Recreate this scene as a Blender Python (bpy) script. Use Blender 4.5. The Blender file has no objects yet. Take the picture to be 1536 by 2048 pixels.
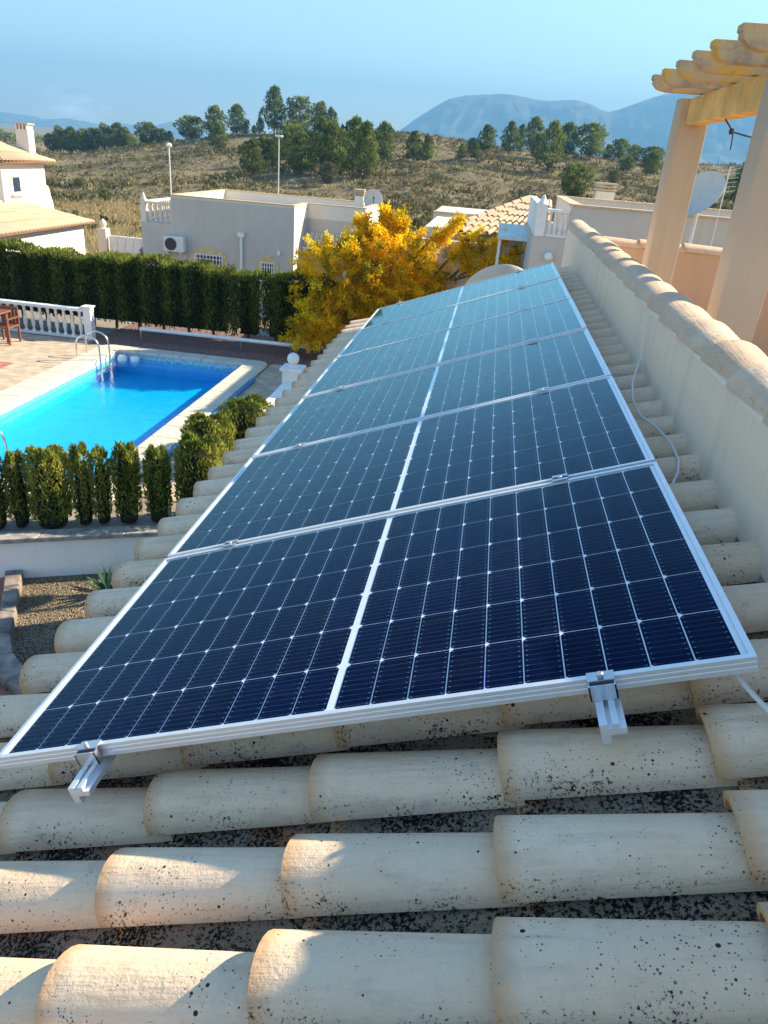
import bpy, bmesh, math, random
import numpy as np
from mathutils import Vector, Matrix, Euler
random.seed(7)
rng = np.random.default_rng(7)
scn = bpy.context.scene
C = scn.collection

# ------------------------------------------------------------------ camera, sky, sun, exposure
cam = bpy.data.cameras.new('camera')
cam.sensor_fit = 'VERTICAL'
cam.sensor_height = 36.0
cam.lens = 1492.35 / 2048 * 36.0
cam.clip_start = 0.05
cam.clip_end = 20000
camo = bpy.data.objects.new('camera', cam)
C.objects.link(camo)
yaw, pitch, roll = 0.106497, 0.446958, 0.0822715
fw = Vector((-math.sin(yaw) * math.cos(pitch), math.cos(yaw) * math.cos(pitch), -math.sin(pitch)))
rt = Vector((math.cos(yaw), math.sin(yaw), 0))
up = rt.cross(fw)
r2 = math.cos(roll) * rt + math.sin(roll) * up
u2 = -math.sin(roll) * rt + math.cos(roll) * up
camo.matrix_world = Matrix(((r2.x, u2.x, -fw.x, 1.04653), (r2.y, u2.y, -fw.y, -1.25914), (r2.z, u2.z, -fw.z, 1.41287), (0, 0, 0, 1)))
scn.camera = camo

SUN = Vector((1, 0.56, 0.675)).normalized()          # towards the sun
world = bpy.data.worlds.new('World')
scn.world = world
world.use_nodes = True
wn, wl = world.node_tree.nodes, world.node_tree.links
wn.clear()
wo = wn.new('ShaderNodeOutputWorld')
bg = wn.new('ShaderNodeBackground')
sky = wn.new('ShaderNodeTexSky')
sky.sky_type = 'NISHITA'
sky.sun_disc = False
sky.sun_elevation = math.asin(SUN.z)
sky.sun_rotation = math.atan2(SUN.x, SUN.y)
sky.altitude = 400
sky.air_density = 1.5
sky.dust_density = 0.0
sky.ozone_density = 5.0
bg.inputs['Strength'].default_value = 0.088
wtc = wn.new('ShaderNodeTexCoord'); wmp = wn.new('ShaderNodeMapping'); wmp.vector_type = 'POINT'
wmp.inputs['Location'].default_value = (.474*16, -.880*16, -.021*46); wmp.inputs['Scale'].default_value = (16, 16, 46)
wl.new(wtc.outputs['Generated'], wmp.inputs['Vector'])
wle = wn.new('ShaderNodeVectorMath'); wle.operation = 'LENGTH'; wl.new(wmp.outputs[0], wle.inputs[0])
wnz = wn.new('ShaderNodeTexNoise'); wnz.inputs['Scale'].default_value = 2.3; wnz.inputs['Detail'].default_value = 6; wl.new(wmp.outputs[0], wnz.inputs['Vector'])
wm1 = wn.new('ShaderNodeMath'); wm1.operation = 'MULTIPLY_ADD'; wl.new(wle.outputs['Value'], wm1.inputs[0]); wm1.inputs[1].default_value = -.34; wl.new(wnz.outputs['Fac'], wm1.inputs[2])
wrp = wn.new('ShaderNodeValToRGB'); wrp.color_ramp.elements[0].position = .22; wrp.color_ramp.elements[1].position = .60; wl.new(wm1.outputs[0], wrp.inputs['Fac'])
wmx = wn.new('ShaderNodeMix'); wmx.data_type = 'RGBA'; wl.new(wrp.outputs['Color'], wmx.inputs[0]); wl.new(sky.outputs[0], wmx.inputs[6]); wmx.inputs[7].default_value = (9.5, 9.3, 9.2, 1)   # a small cumulus low in the west
wl.new(wmx.outputs[2], bg.inputs['Color'])
wl.new(bg.outputs[0], wo.inputs['Surface'])

sl = bpy.data.lights.new('sun', 'SUN')
sl.energy = 5.0
sl.angle = math.radians(0.53)
sl.color = (1.0, 0.86, 0.62)
so = bpy.data.objects.new('sun', sl)
C.objects.link(so)
so.location = (60, 35, 60)
so.rotation_euler = (-SUN).to_track_quat('-Z', 'Y').to_euler()
scn.view_settings.view_transform = 'Standard'
scn.view_settings.look = 'None'
scn.view_settings.gamma = 1
scn.view_settings.exposure = 1.7
scn.view_settings.use_curve_mapping = False
scn.cycles.use_denoising = True
scn.cycles.max_bounces = 10
scn.cycles.transparent_max_bounces = 24
scn.cycles.volume_bounces = 0
scn.cycles.sample_clamp_indirect = 6

# ------------------------------------------------------------------ helpers
class MB:
    def __init__(s): s.v, s.f = [], []
    def add(s, vs, fs):
        o = len(s.v); s.v += [tuple(p) for p in vs]; s.f += [tuple(i + o for i in q) for q in fs]; return s
    def box(s, x0, x1, y0, y1, z0, z1):
        return s.add([(x0,y0,z0),(x1,y0,z0),(x1,y1,z0),(x0,y1,z0),(x0,y0,z1),(x1,y0,z1),(x1,y1,z1),(x0,y1,z1)],
                     [(0,3,2,1),(4,5,6,7),(0,1,5,4),(1,2,6,5),(2,3,7,6),(3,0,4,7)])
    def obox(s, c, sx, sy, sz, M):
        vs = [Vector(c) + M @ Vector((a*sx/2, b*sy/2, d*sz/2)) for d in (-1,1) for a, b in ((-1,-1),(1,-1),(1,1),(-1,1))]
        return s.add(vs, [(0,3,2,1),(4,5,6,7),(0,1,5,4),(1,2,6,5),(2,3,7,6),(3,0,4,7)])
    def prism(s, poly, fn0, fn1):
        n = len(poly)
        vs = [fn0(*p) for p in poly] + [fn1(*p) for p in poly]
        return s.add(vs, [tuple(range(n))[::-1], tuple(range(n, 2*n))] + [(i, (i+1) % n, n+(i+1) % n, n+i) for i in range(n)])
    def lathe(s, prof, c=(0,0,0), n=12, cap=True):
        vs = [(c[0]+r*math.cos(2*math.pi*k/n), c[1]+r*math.sin(2*math.pi*k/n), c[2]+z) for r, z in prof for k in range(n)]
        fs = [(i*n+k, i*n+(k+1) % n, (i+1)*n+(k+1) % n, (i+1)*n+k) for i in range(len(prof)-1) for k in range(n)]
        if cap: fs += [tuple(range(n))[::-1], tuple((len(prof)-1)*n+k for k in range(n))]
        return s.add(vs, fs)
    def tube(s, path, r, n=8):
        P = [Vector(p) for p in path]; R = r if isinstance(r, (list, tuple)) else [r]*len(P); vs = []
        side = None
        for i, p in enumerate(P):
            t = (P[min(i+1, len(P)-1)] - P[max(i-1, 0)]).normalized()
            if side is None:
                side = t.cross(Vector((0,0,1)) if abs(t.z) < .9 else Vector((1,0,0))).normalized()
            side = (side - t*side.dot(t)).normalized(); b = t.cross(side)
            vs += [p + (side*math.cos(2*math.pi*k/n) + b*math.sin(2*math.pi*k/n))*R[i] for k in range(n)]
        fs = [(i*n+k, i*n+(k+1) % n, (i+1)*n+(k+1) % n, (i+1)*n+k) for i in range(len(P)-1) for k in range(n)]
        fs += [tuple(range(n))[::-1], tuple((len(P)-1)*n+k for k in range(n))]
        return s.add(vs, fs)
    def mesh(s, name, mat, smooth=False):
        m = bpy.data.meshes.new(name); m.from_pydata(s.v, [], s.f)
        if len(s.f) > 1:
            bm = bmesh.new(); bm.from_mesh(m); bmesh.ops.recalc_face_normals(bm, faces=bm.faces); bm.to_mesh(m); bm.free()
        if mat: m.materials.append(mat)
        if smooth:
            m.polygons.foreach_set('use_smooth', [True]*len(m.polygons)); m.set_sharp_from_angle(angle=math.radians(smooth if smooth is not True else 42))
        return m
    def build(s, name, mat, parent=None, smooth=False, bevel=0):
        o = obj(name, s.mesh(name, mat, smooth), parent)
        if bevel:
            b = o.modifiers.new('bevel', 'BEVEL'); b.width = bevel; b.segments = 2; b.limit_method = 'ANGLE'; b.angle_limit = math.radians(40)
        return o

def obj(name, data, parent=None, loc=None, rot=None, scale=None):
    o = bpy.data.objects.new(name, data); C.objects.link(o)
    if parent is not None: o.parent = parent
    if loc is not None: o.location = loc
    if rot is not None: o.rotation_euler = rot
    if scale is not None: o.scale = scale
    return o
def tag(o, label=None, cat=None, group=None, kind=None):
    if label: o['label'] = label
    if cat: o['category'] = cat
    if group: o['group'] = group
    if kind: o['kind'] = kind
    return o
def thing(name, label, cat, loc=(0,0,0), group=None):
    return tag(obj(name, None, None, loc), label, cat, group)
def struct(o): o['kind'] = 'structure'; return o

# ------------------------------------------------------------------ materials
class NT:
    def __init__(s, name):
        s.m = bpy.data.materials.new(name); s.m.use_nodes = True; s.n = s.m.node_tree.nodes; s.l = s.m.node_tree.links
        s.n.clear(); s.out = s.n.new('ShaderNodeOutputMaterial')
    def new(s, t, **kw):
        n = s.n.new('ShaderNode'+t)
        for k, v in kw.items(): setattr(n, k, v)
        return n
    def link(s, a, b): s.l.new(a, b)
    def coords(s, which='Object', scale=(1,1,1), rand=False):
        tc = s.new('TexCoord'); mp = s.new('Mapping'); s.link(tc.outputs[which], mp.inputs['Vector']); mp.inputs['Scale'].default_value = scale
        if rand:
            oi = s.new('ObjectInfo'); mu = s.new('VectorMath', operation='SCALE'); mu.inputs[0].default_value = (37, 91, 53)
            s.link(oi.outputs['Random'], mu.inputs['Scale']); s.link(mu.outputs[0], mp.inputs['Location'])
        return mp.outputs[0]
    def noise(s, vec, scale, detail=4, rough=.55, dist=0):
        n = s.new('TexNoise'); n.inputs['Scale'].default_value = scale; n.inputs['Detail'].default_value = detail
        n.inputs['Roughness'].default_value = rough; n.inputs['Distortion'].default_value = dist; s.link(vec, n.inputs['Vector']); return n.outputs['Fac']
    def ramp(s, fac, stops, interp='LINEAR'):
        r = s.new('ValToRGB'); e = r.color_ramp.elements; r.color_ramp.interpolation = interp
        while len(e) < len(stops): e.new(0.5)
        for k, (p, c) in enumerate(stops):
            e[k].position = p; e[k].color = (*c, 1) if isinstance(c, (tuple, list)) else (c, c, c, 1)
        s.link(fac, r.inputs['Fac']); return r.outputs['Color']
    def mix(s, fac, a, b, mode='MIX'):
        n = s.new('Mix', data_type='RGBA', blend_type=mode)
        for sock, x in ((n.inputs[0], fac), (n.inputs[6], a), (n.inputs[7], b)):
            if isinstance(x, (int, float)): sock.default_value = x
            elif isinstance(x, tuple): sock.default_value = (*x, 1)
            else: s.link(x, sock)
        return n.outputs[2]
    def math(s, op, a, b=None, c=None, clamp=False):
        n = s.new('Math', operation=op); n.use_clamp = clamp
        for k, x in enumerate((a, b, c)):
            if x is None: continue
            if isinstance(x, (int, float)): n.inputs[k].default_value = x
            else: s.link(x, n.inputs[k])
        return n.outputs[0]
    def bump(s, h, strength=.3, dist=.01):
        b = s.new('Bump'); b.inputs['Strength'].default_value = strength; b.inputs['Distance'].default_value = dist; s.link(h, b.inputs['Height']); return b.outputs[0]
    def schlick(s, f0, normal=None, ex=5.0):
        lw = s.new('LayerWeight'); lw.inputs['Blend'].default_value = .5
        if normal is not None: s.link(normal, lw.inputs['Normal'])
        return s.math('ADD', s.math('MULTIPLY', s.math('POWER', lw.outputs['Facing'], ex), 1-f0), f0, clamp=True)
    def pbr(s, col, rough=.6, metal=0, normal=None, coat=0, spec=.5):
        p = s.new('BsdfPrincipled')
        for k, x in (('Base Color', col), ('Roughness', rough), ('Metallic', metal), ('Coat Weight', coat), ('Specular IOR Level', spec)):
            if isinstance(x, (int, float)): p.inputs[k].default_value = x
            elif isinstance(x, tuple): p.inputs[k].default_value = (*x, 1)
            else: s.link(x, p.inputs[k])
        if normal is not None: s.link(normal, p.inputs['Normal'])
        s.link(p.outputs[0], s.out.inputs['Surface']); return p

def plain(name, col, rough=.6, metal=0, var=.12, scale=6, bump=.15, spec=.4):
    t = NT(name); v = t.coords(); n = t.noise(v, scale, 5, .6); f = t.noise(v, scale*22, 3)
    d = tuple(c*(1-var*2.2) for c in col); l = tuple(min(1, c*(1+var)) for c in col)
    t.pbr(t.ramp(n, [(.3, d), (.7, l)]), rough, metal, t.bump(f, bump, .004), 0, spec); return t.m

def stucco(name, col, stain=.35, streak=True):
    t = NT(name); v = t.coords('Object'); big = t.noise(v, .9, 5, .6)
    vs = t.coords('Object', (5, 5, .35)); st = t.noise(vs, 1.6, 4, .6)
    base = t.ramp(big, [(.3, tuple(c*.9 for c in col)), (.72, col)])
    dirt = t.ramp(st, [(.52, 0.0), (.78, stain if streak else 0.0)])
    fine = t.noise(v, 60, 4, .7); sp = t.noise(v, 14, 5, .7)
    c2 = t.mix(dirt, base, tuple(c*.62 for c in col))
    c3 = t.mix(t.ramp(sp, [(.62, 0.0), (.8, .25)]), c2, tuple(c*.75 for c in col))
    t.pbr(c3, .9, 0, t.bump(fine, .35, .006), 0, .2); return t.m

def tile_mat(name, a, b, lichen, dark=(.012,.012,.013), low=0.0, orange=.0, far=False):
    t = NT(name); v = t.coords('Object', rand=True); v0 = t.coords('Object')
    oi = t.new('ObjectInfo'); sep = t.new('SeparateXYZ'); t.link(v0, sep.inputs[0])
    n = t.noise(v, 5, 6, .6); n2 = t.noise(v, 26, 5, .65)
    col = t.mix(t.ramp(n, [(.32, 0.0), (.68, 1.0)]), a, b)
    col = t.mix(t.math('MULTIPLY', oi.outputs['Random'], .42), col, tuple(x*.84 for x in b))
    fr_ = t.math('FRACT', t.math('MULTIPLY', oi.outputs['Random'], 7.31))
    col = t.mix(t.math('MULTIPLY', fr_, .38), col, (b[0]*.97, b[1]*.90, b[2]*.80))
    col = t.mix(t.ramp(n2, [(.5, 0.0), (.72, .35)]), col, tuple(x*.72 for x in a))
    endm = t.ramp(t.math('ABSOLUTE', t.math('SUBTRACT', sep.outputs[0], .0)), [(.0, .9), (.045, .0)])
    col = t.mix(endm, col, (.62, .34, .16))
    st = t.noise(t.coords('Object', (3, 26, 10), rand=True), 1.4, 5, .65)
    col = t.mix(t.ramp(st, [(.50, 0.0), (.70, .38)]), col, (.47, .33, .22))
    bl = t.noise(v, 11, 6, .7, .8)
    col = t.mix(t.ramp(bl, [(.56, 0.0), (.68, .30)]), col, (.36, .34, .30))
    if orange:
        om = t.ramp(t.noise(v, 3.2, 3), [(.60, 0.0), (.70, orange)]); col = t.mix(om, col, (.40, .12, .045))
    if far:
        t.pbr(col, .85, 0, None, 0, .2); return t.m
    # black lichen: round dots of uneven size, and crusts of fine speckle
    vo = t.new('TexVoronoi'); vo.inputs['Scale'].default_value = 78; vo.inputs['Randomness'].default_value = 1; t.link(v, vo.inputs['Vector'])
    sc = t.new('SeparateColor'); t.link(vo.outputs['Color'], sc.inputs[0])
    thr = t.math('MULTIPLY', t.math('POWER', sc.outputs[0], 6.0), .40)
    patch = t.ramp(t.noise(v, 7, 3), [(.42, 0.0), (.62, 1.0)])
    thr = t.math('MULTIPLY', thr, t.math('ADD', t.math('MULTIPLY', patch, .65), .35))
    dots = t.math('LESS_THAN', t.math('ADD', vo.outputs['Distance'], t.math('MULTIPLY', t.noise(v, 240, 2), .05)), thr)
    vo2 = t.new('TexVoronoi'); vo2.inputs['Scale'].default_value = 210; t.link(v, vo2.inputs['Vector'])
    sc2 = t.new('SeparateColor'); t.link(vo2.outputs['Color'], sc2.inputs[0])
    dots = t.math('MAXIMUM', dots, t.math('MULTIPLY', t.math('LESS_THAN', vo2.outputs['Distance'], t.math('MULTIPLY', t.math('POWER', sc2.outputs[1], 5.0), t.math('ADD', t.math('MULTIPLY', patch, .42), .10))), .8))
    cr = t.noise(v, 125, 4, .75); zone = t.noise(v, 6.5, 4, .6)
    side = t.math('MULTIPLY', t.math('SUBTRACT', t.math('MULTIPLY', sep.outputs[1], -1.0), .028), low)   # the lower flank collects more
    lim = t.math('SUBTRACT', t.math('ADD', t.math('ADD', cr, t.math('MULTIPLY', zone, .55)), side), lichen)
    crust = t.ramp(lim, [(.0, 0.0), (.06, 1.0)])
    tot = t.math('MAXIMUM', t.math('MULTIPLY', dots, .95), crust, clamp=True)
    col = t.mix(tot, col, dark)
    h = t.math('ADD', t.math('MULTIPLY', t.noise(v, 150, 4, .75), .8), t.math('MULTIPLY', tot, .5))
    h = t.math('ADD', h, t.math('MULTIPLY', t.noise(v, 22, 4, .6), 2.2))
    rg = t.noise(t.coords('Object', (.6, 30, 30), rand=True), 3.0, 3, .6)
    h = t.math('ADD', h, t.math('MULTIPLY', rg, 1.2))
    t.pbr(col, .92, 0, t.bump(h, .65, .0032), 0, .15); return t.m

M = {}
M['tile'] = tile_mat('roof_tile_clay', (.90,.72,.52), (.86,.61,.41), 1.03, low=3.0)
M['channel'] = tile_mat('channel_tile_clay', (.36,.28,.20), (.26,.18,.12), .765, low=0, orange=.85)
M['coping_tile'] = tile_mat('coping_clay', (.74,.57,.40), (.68,.46,.31), 1.05)
M['far_tile'] = tile_mat('far_clay', (.54,.39,.26), (.62,.48,.33), 1.2, far=True)
M['far_channel'] = plain('far_channel_clay', (.26,.15,.085), .9)
M['parapet'] = stucco('parapet_render', (.92,.71,.52), .45)
M['wall_warm'] = stucco('terrace_render', (.58,.40,.27), .35)
M['column'] = stucco('column_render', (.47,.40,.30), .35)
M['white_wall'] = stucco('white_render', (.88,.85,.80), .25)
M['cream_wall'] = stucco('cream_render', (.80,.70,.58), .15)
M['grey_wall'] = stucco('house_render', (.58,.53,.47), .35)
M['white'] = plain('white_paint', (.80,.78,.75), .5, var=.04)
M['yellow_trim'] = plain('yellow_trim_paint', (.70,.52,.24), .7)
M['concrete'] = plain('concrete', (.34,.31,.28), .9, var=.25, scale=9, bump=.5)
M['coping_stone'] = plain('pool_coping_stone', (.60,.53,.42), .7, var=.06, scale=3)
M['paver'] = plain('paving_stone', (.50,.39,.28), .8, var=.16, scale=3, bump=.4)
M['red_brick'] = plain('red_paving', (.42,.17,.12), .8, var=.2, scale=8)
M['waterline'] = plain('waterline_tile', (.42,.58,.66), .35, var=.25, scale=14)
M['awning'] = plain('awning_fabric', (.60,.72,.72), .8, var=.08)
M['joint'] = plain('paving_joint', (.26,.22,.18), .95)
M['steel'] = plain('stainless_steel', (.62,.60,.57), .22, 1.0, var=.03, bump=.02)
M['brown_resin'] = plain('brown_resin', (.20,.075,.045), .45, var=.05)
M['blue_plastic'] = plain('blue_plastic', (.02,.22,.50), .4, var=.05)
M['dark'] = plain('dark_interior', (.02,.02,.022), .8)
M['glass_dark'] = plain('window_glass', (.03,.05,.08), .08, var=.2)
M['cable'] = plain('white_cable', (.72,.70,.66), .5, var=.03)
M['dark_metal'] = plain('dark_metal', (.05,.05,.055), .5, .4)
M['bark'] = plain('bark', (.13,.09,.06), .95, var=.25, scale=8, bump=.8)
M['terrace_floor'] = plain('terracotta_floor', (.46,.29,.18), .7, var=.15)
M['terrazzo'] = plain('garden_stone', (.30,.25,.21), .9, var=.3, scale=5, bump=.6)
M['dish'] = plain('dish_paint', (.62,.58,.50), .5, var=.04)
M['ac'] = plain('painted_metal', (.72,.72,.70), .4, var=.03)
M['aluminium'] = plain('anodised_aluminium', (.80,.80,.80), .38, .55, var=.02, scale=20, bump=.03)
M['clamp_metal'] = plain('clamp_metal', (.62,.63,.66), .30, .9, var=.05, bump=.03)
M['backsheet'] = plain('white_backsheet', (.90,.91,.93), .6, var=.02, bump=0, spec=0)
M['wood'] = plain('concrete_beam', (.52,.40,.26), .9, var=.22, scale=5, bump=.5)
M['ochre_beam'] = plain('ochre_beam', (.70,.44,.13), .8, var=.16, scale=4, bump=.4)

def beam_mat():
    t = NT('ochre_weathered_beam'); v = t.coords('Object', rand=True); n = t.noise(v, 2.6, 6, .65); f = t.noise(v, 40, 4, .7)
    c = t.ramp(n, [(.36, (.30,.25,.19)), (.50, (.56,.42,.24)), (.60, (.68,.42,.09)), (.72, (.74,.47,.10))])
    c = t.mix(t.ramp(t.noise(v, 11, 5, .7), [(.60, 0.0), (.74, .6)]), c, (.10,.09,.075))
    t.pbr(c, .9, 0, t.bump(f, .6, .008), 0, .2); return t.m
M['rafter'] = beam_mat()

def cell_mat():
    t = NT('silicon_cell'); v = t.coords('Object'); sep = t.new('SeparateXYZ'); t.link(v, sep.inputs[0])
    oi = t.new('ObjectInfo')
    y = t.math('FRACT', t.math('ADD', t.math('DIVIDE', sep.outputs[1], .01838), .5))
    bus = t.math('LESS_THAN', t.math('ABSOLUTE', t.math('SUBTRACT', y, .5)), .042)
    ax = t.math('ABSOLUTE', sep.outputs[0])
    pad = t.math('MULTIPLY', t.math('LESS_THAN', t.math('ABSOLUTE', t.math('SUBTRACT', ax, .034)), .0022), t.math('LESS_THAN', t.math('ABSOLUTE', t.math('SUBTRACT', y, .5)), .10))
    base = t.mix(oi.outputs['Random'], (.0005,.0040,.026), (.0008,.0060,.038))
    c = t.mix(t.math('MULTIPLY', bus, .30), base, (.10,.14,.22))
    c = t.mix(t.math('MULTIPLY', pad, .5), c, (.20,.24,.32))
    t.pbr(c, .5, 0, None, 0, .0); return t.m
M['cell'] = cell_mat()

def glass_mat():
    t = NT('solar_glass'); v = t.coords('Object', rand=True)
    n = t.noise(v, 2.2, 6, .62, 1.6); w = t.noise(t.coords('Object', (1, 7, 1), rand=True), 2.4, 5, .6, 2.2); g = t.noise(v, 130, 3, .7); sm = t.noise(v, 9, 5, .7, 3.0)
    dust = t.math('MULTIPLY', t.ramp(n, [(.38, .0), (.66, .004)]), t.math('ADD', t.math('MULTIPLY', g, .9), .35))
    dust = t.math('ADD', dust, t.ramp(w, [(.54, 0.0), (.68, .011)]))
    dust = t.math('ADD', dust, t.ramp(sm, [(.62, 0.0), (.74, .012)]))
    fr = t.math('MULTIPLY', t.schlick(.002, None, 6.0), 1.45, clamp=True)
    tr = t.new('BsdfTransparent'); gl = t.new('BsdfGlossy'); gl.inputs['Roughness'].default_value = .035
    gl.inputs['Color'].default_value = (.66,.94,1,1)
    df = t.new('BsdfDiffuse'); df.inputs['Color'].default_value = (.55,.56,.56,1)
    m1 = t.new('MixShader'); t.link(dust, m1.inputs[0]); t.link(tr.outputs[0], m1.inputs[1]); t.link(df.outputs[0], m1.inputs[2])
    m2 = t.new('MixShader'); t.link(fr, m2.inputs[0]); t.link(m1.outputs[0], m2.inputs[1]); t.link(gl.outputs[0], m2.inputs[2])
    t.link(m2.outputs[0], t.out.inputs['Surface']); return t.m
M['glass'] = glass_mat()

def water_mat(name, tint):
    t = NT(name); v = t.coords('Object', (1, 1.6, 1)); h = t.math('ADD', t.noise(v, 4, 3, .5, .6), t.math('MULTIPLY', t.noise(v, 17, 3), .45))
    nb = t.bump(h, .22, .03)
    fr = t.schlick(.02, nb)
    tr = t.new('BsdfTransparent'); tr.inputs['Color'].default_value = (*tint, 1)
    gl = t.new('BsdfGlossy'); gl.inputs['Roughness'].default_value = .03; t.link(nb, gl.inputs['Normal'])
    m = t.new('MixShader'); t.link(fr, m.inputs[0]); t.link(tr.outputs[0], m.inputs[1]); t.link(gl.outputs[0], m.inputs[2])
    t.link(m.outputs[0], t.out.inputs['Surface']); return t.m
M['water'] = water_mat('pool_water', (.40,.94,.99))

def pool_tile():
    t = NT('pool_mosaic'); v = t.coords('Object'); n = t.noise(v, 5.5, 5, .65, 1.5)  # noise mottling imitates light ripples on the pool floor, painted into the colour
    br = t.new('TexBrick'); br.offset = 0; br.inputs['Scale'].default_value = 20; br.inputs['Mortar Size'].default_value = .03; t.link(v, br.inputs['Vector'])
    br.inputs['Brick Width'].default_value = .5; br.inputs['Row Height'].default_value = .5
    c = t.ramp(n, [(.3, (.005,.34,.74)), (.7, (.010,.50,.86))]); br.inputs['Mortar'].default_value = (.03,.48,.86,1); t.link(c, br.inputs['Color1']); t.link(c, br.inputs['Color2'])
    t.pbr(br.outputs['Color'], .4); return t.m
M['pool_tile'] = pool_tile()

def leaf_mat(name, stops, trans=.35, rough=.7):
    t = NT(name); a = t.new('Attribute', attribute_name='tint'); c = t.ramp(a.outputs['Fac'], stops)
    oi = t.new('ObjectInfo'); hs = t.new('HueSaturation'); t.link(c, hs.inputs['Color'])
    t.link(t.math('ADD', t.math('MULTIPLY', oi.outputs['Random'], .30), .85), hs.inputs['Value']); c = hs.outputs[0]
    d = t.new('BsdfDiffuse'); tl = t.new('BsdfTranslucent'); t.link(c, d.inputs['Color']); t.link(c, tl.inputs['Color'])
    m = t.new('MixShader'); m.inputs[0].default_value = trans; t.link(d.outputs[0], m.inputs[1]); t.link(tl.outputs[0], m.inputs[2])
    t.link(m.outputs[0], t.out.inputs['Surface']); return t.m
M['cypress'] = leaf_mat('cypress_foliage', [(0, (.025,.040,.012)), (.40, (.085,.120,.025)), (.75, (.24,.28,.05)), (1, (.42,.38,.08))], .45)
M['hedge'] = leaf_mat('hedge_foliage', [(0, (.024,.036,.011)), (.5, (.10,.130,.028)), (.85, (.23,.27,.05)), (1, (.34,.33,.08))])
M['pine'] = leaf_mat('pine_needles', [(0, (.035,.052,.015)), (.5, (.12,.155,.036)), (.85, (.24,.28,.062)), (1, (.33,.35,.09))], .35)
M['olive'] = leaf_mat('olive_foliage', [(0, (.06,.07,.04)), (.6, (.13,.14,.08)), (1, (.22,.22,.13))], .25)
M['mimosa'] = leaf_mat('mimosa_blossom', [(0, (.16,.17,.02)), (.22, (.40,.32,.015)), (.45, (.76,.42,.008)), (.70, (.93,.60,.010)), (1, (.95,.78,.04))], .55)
M['scrub'] = leaf_mat('dry_scrub', [(0, (.060,.058,.026)), (.30, (.125,.115,.050)), (.65, (.205,.178,.086)), (1, (.36,.30,.155))], .2)
M['agave'] = leaf_mat('agave_leaf', [(0, (.05,.10,.06)), (1, (.12,.18,.10))], .1)
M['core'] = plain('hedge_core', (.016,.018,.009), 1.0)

def ground_mat():
    t = NT('dry_ground'); v = t.coords('Object'); n = t.noise(v, .05, 6, .65); f = t.noise(v, .9, 6, .7); g = t.noise(v, 6, 4, .7)
    c = t.ramp(n, [(.34, (.16,.125,.07)), (.52, (.235,.18,.10)), (.70, (.33,.25,.14))])
    c = t.mix(t.ramp(f, [(.46, 0.0), (.64, .6)]), c, (.14,.115,.06))
    c = t.mix(t.ramp(g, [(.55, 0.0), (.7, .4)]), c, (.30,.24,.14))
    t.pbr(c, 1.0, 0, t.bump(f, .8, .5), 0, .1); return t.m
M['ground'] = ground_mat()
def gravel_mat():
    t = NT('gravel'); v = t.coords('Object'); vo = t.new('TexVoronoi'); vo.inputs['Scale'].default_value = 60; t.link(v, vo.inputs['Vector'])
    sc = t.new('SeparateColor'); t.link(vo.outputs['Color'], sc.inputs[0])
    c = t.ramp(sc.outputs[0], [(.0, (.08,.06,.04)), (.5, (.22,.17,.115)), (1, (.36,.29,.20))])
    c = t.mix(t.ramp(t.noise(v, 1.5, 4), [(.45, 0.0), (.65, .4)]), c, (.12,.095,.06))
    t.pbr(c, .95, 0, t.bump(vo.outputs['Distance'], .8, .02), 0, .2); return t.m
M['gravel'] = gravel_mat()
def red_gravel():
    t = NT('red_bark_gravel'); v = t.coords('Object'); n = t.noise(v, 16, 5, .7)
    t.pbr(t.ramp(n, [(.35, (.10,.055,.045)), (.6, (.28,.17,.14)), (.75, (.38,.26,.21))]), .95, 0, t.bump(n, .8, .03), 0, .2); return t.m
M['red_gravel'] = red_gravel()
def mountain_mat(name, a, b):
    t = NT(name); v = t.coords('Object'); n = t.noise(v, .012, 7, .65)
    t.pbr(t.ramp(n, [(.38, a), (.62, b)]), 1.0, 0, None, 0, .1); return t.m
M['mountain'] = mountain_mat('mountain_woods', (.055,.065,.045), (.16,.14,.10))

# ------------------------------------------------------------------ foliage builder
def leaf_mesh(name, mat, P, D, L, W, tint):
    n = len(P); D = D / np.linalg.norm(D, axis=1)[:, None]
    R = rng.normal(size=(n, 3)); S = np.cross(D, R); S /= np.linalg.norm(S, axis=1)[:, None] + 1e-9
    L = np.broadcast_to(L, n)[:, None]; W = np.broadcast_to(W, n)[:, None]
    V = np.stack([P, P + D*L*.45 + S*W*.5, P + D*L, P + D*L*.45 - S*W*.5], 1).reshape(-1, 3)
    m = bpy.data.meshes.new(name); m.vertices.add(4*n); m.vertices.foreach_set('co', V.astype(np.float32).ravel())
    m.loops.add(4*n); m.loops.foreach_set('vertex_index', np.arange(4*n, dtype=np.int32))
    m.polygons.add(n); m.polygons.foreach_set('loop_start', np.arange(0, 4*n, 4, dtype=np.int32))
    m.update(calc_edges=True)
    at = m.attributes.new('tint', 'FLOAT', 'POINT'); at.data.foreach_set('value', np.repeat(np.clip(tint, 0, 1), 4).astype(np.float32))
    m.materials.append(mat); return m
def lump(x, y, z, s=1.0):
    return (np.sin(x*2.1*s+1.3) * np.cos(y*2.7*s+.4) + np.sin(z*3.1*s+x*1.7*s) * .6 + np.sin(x*6.3*s+z*5.1*s) * .35)

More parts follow.
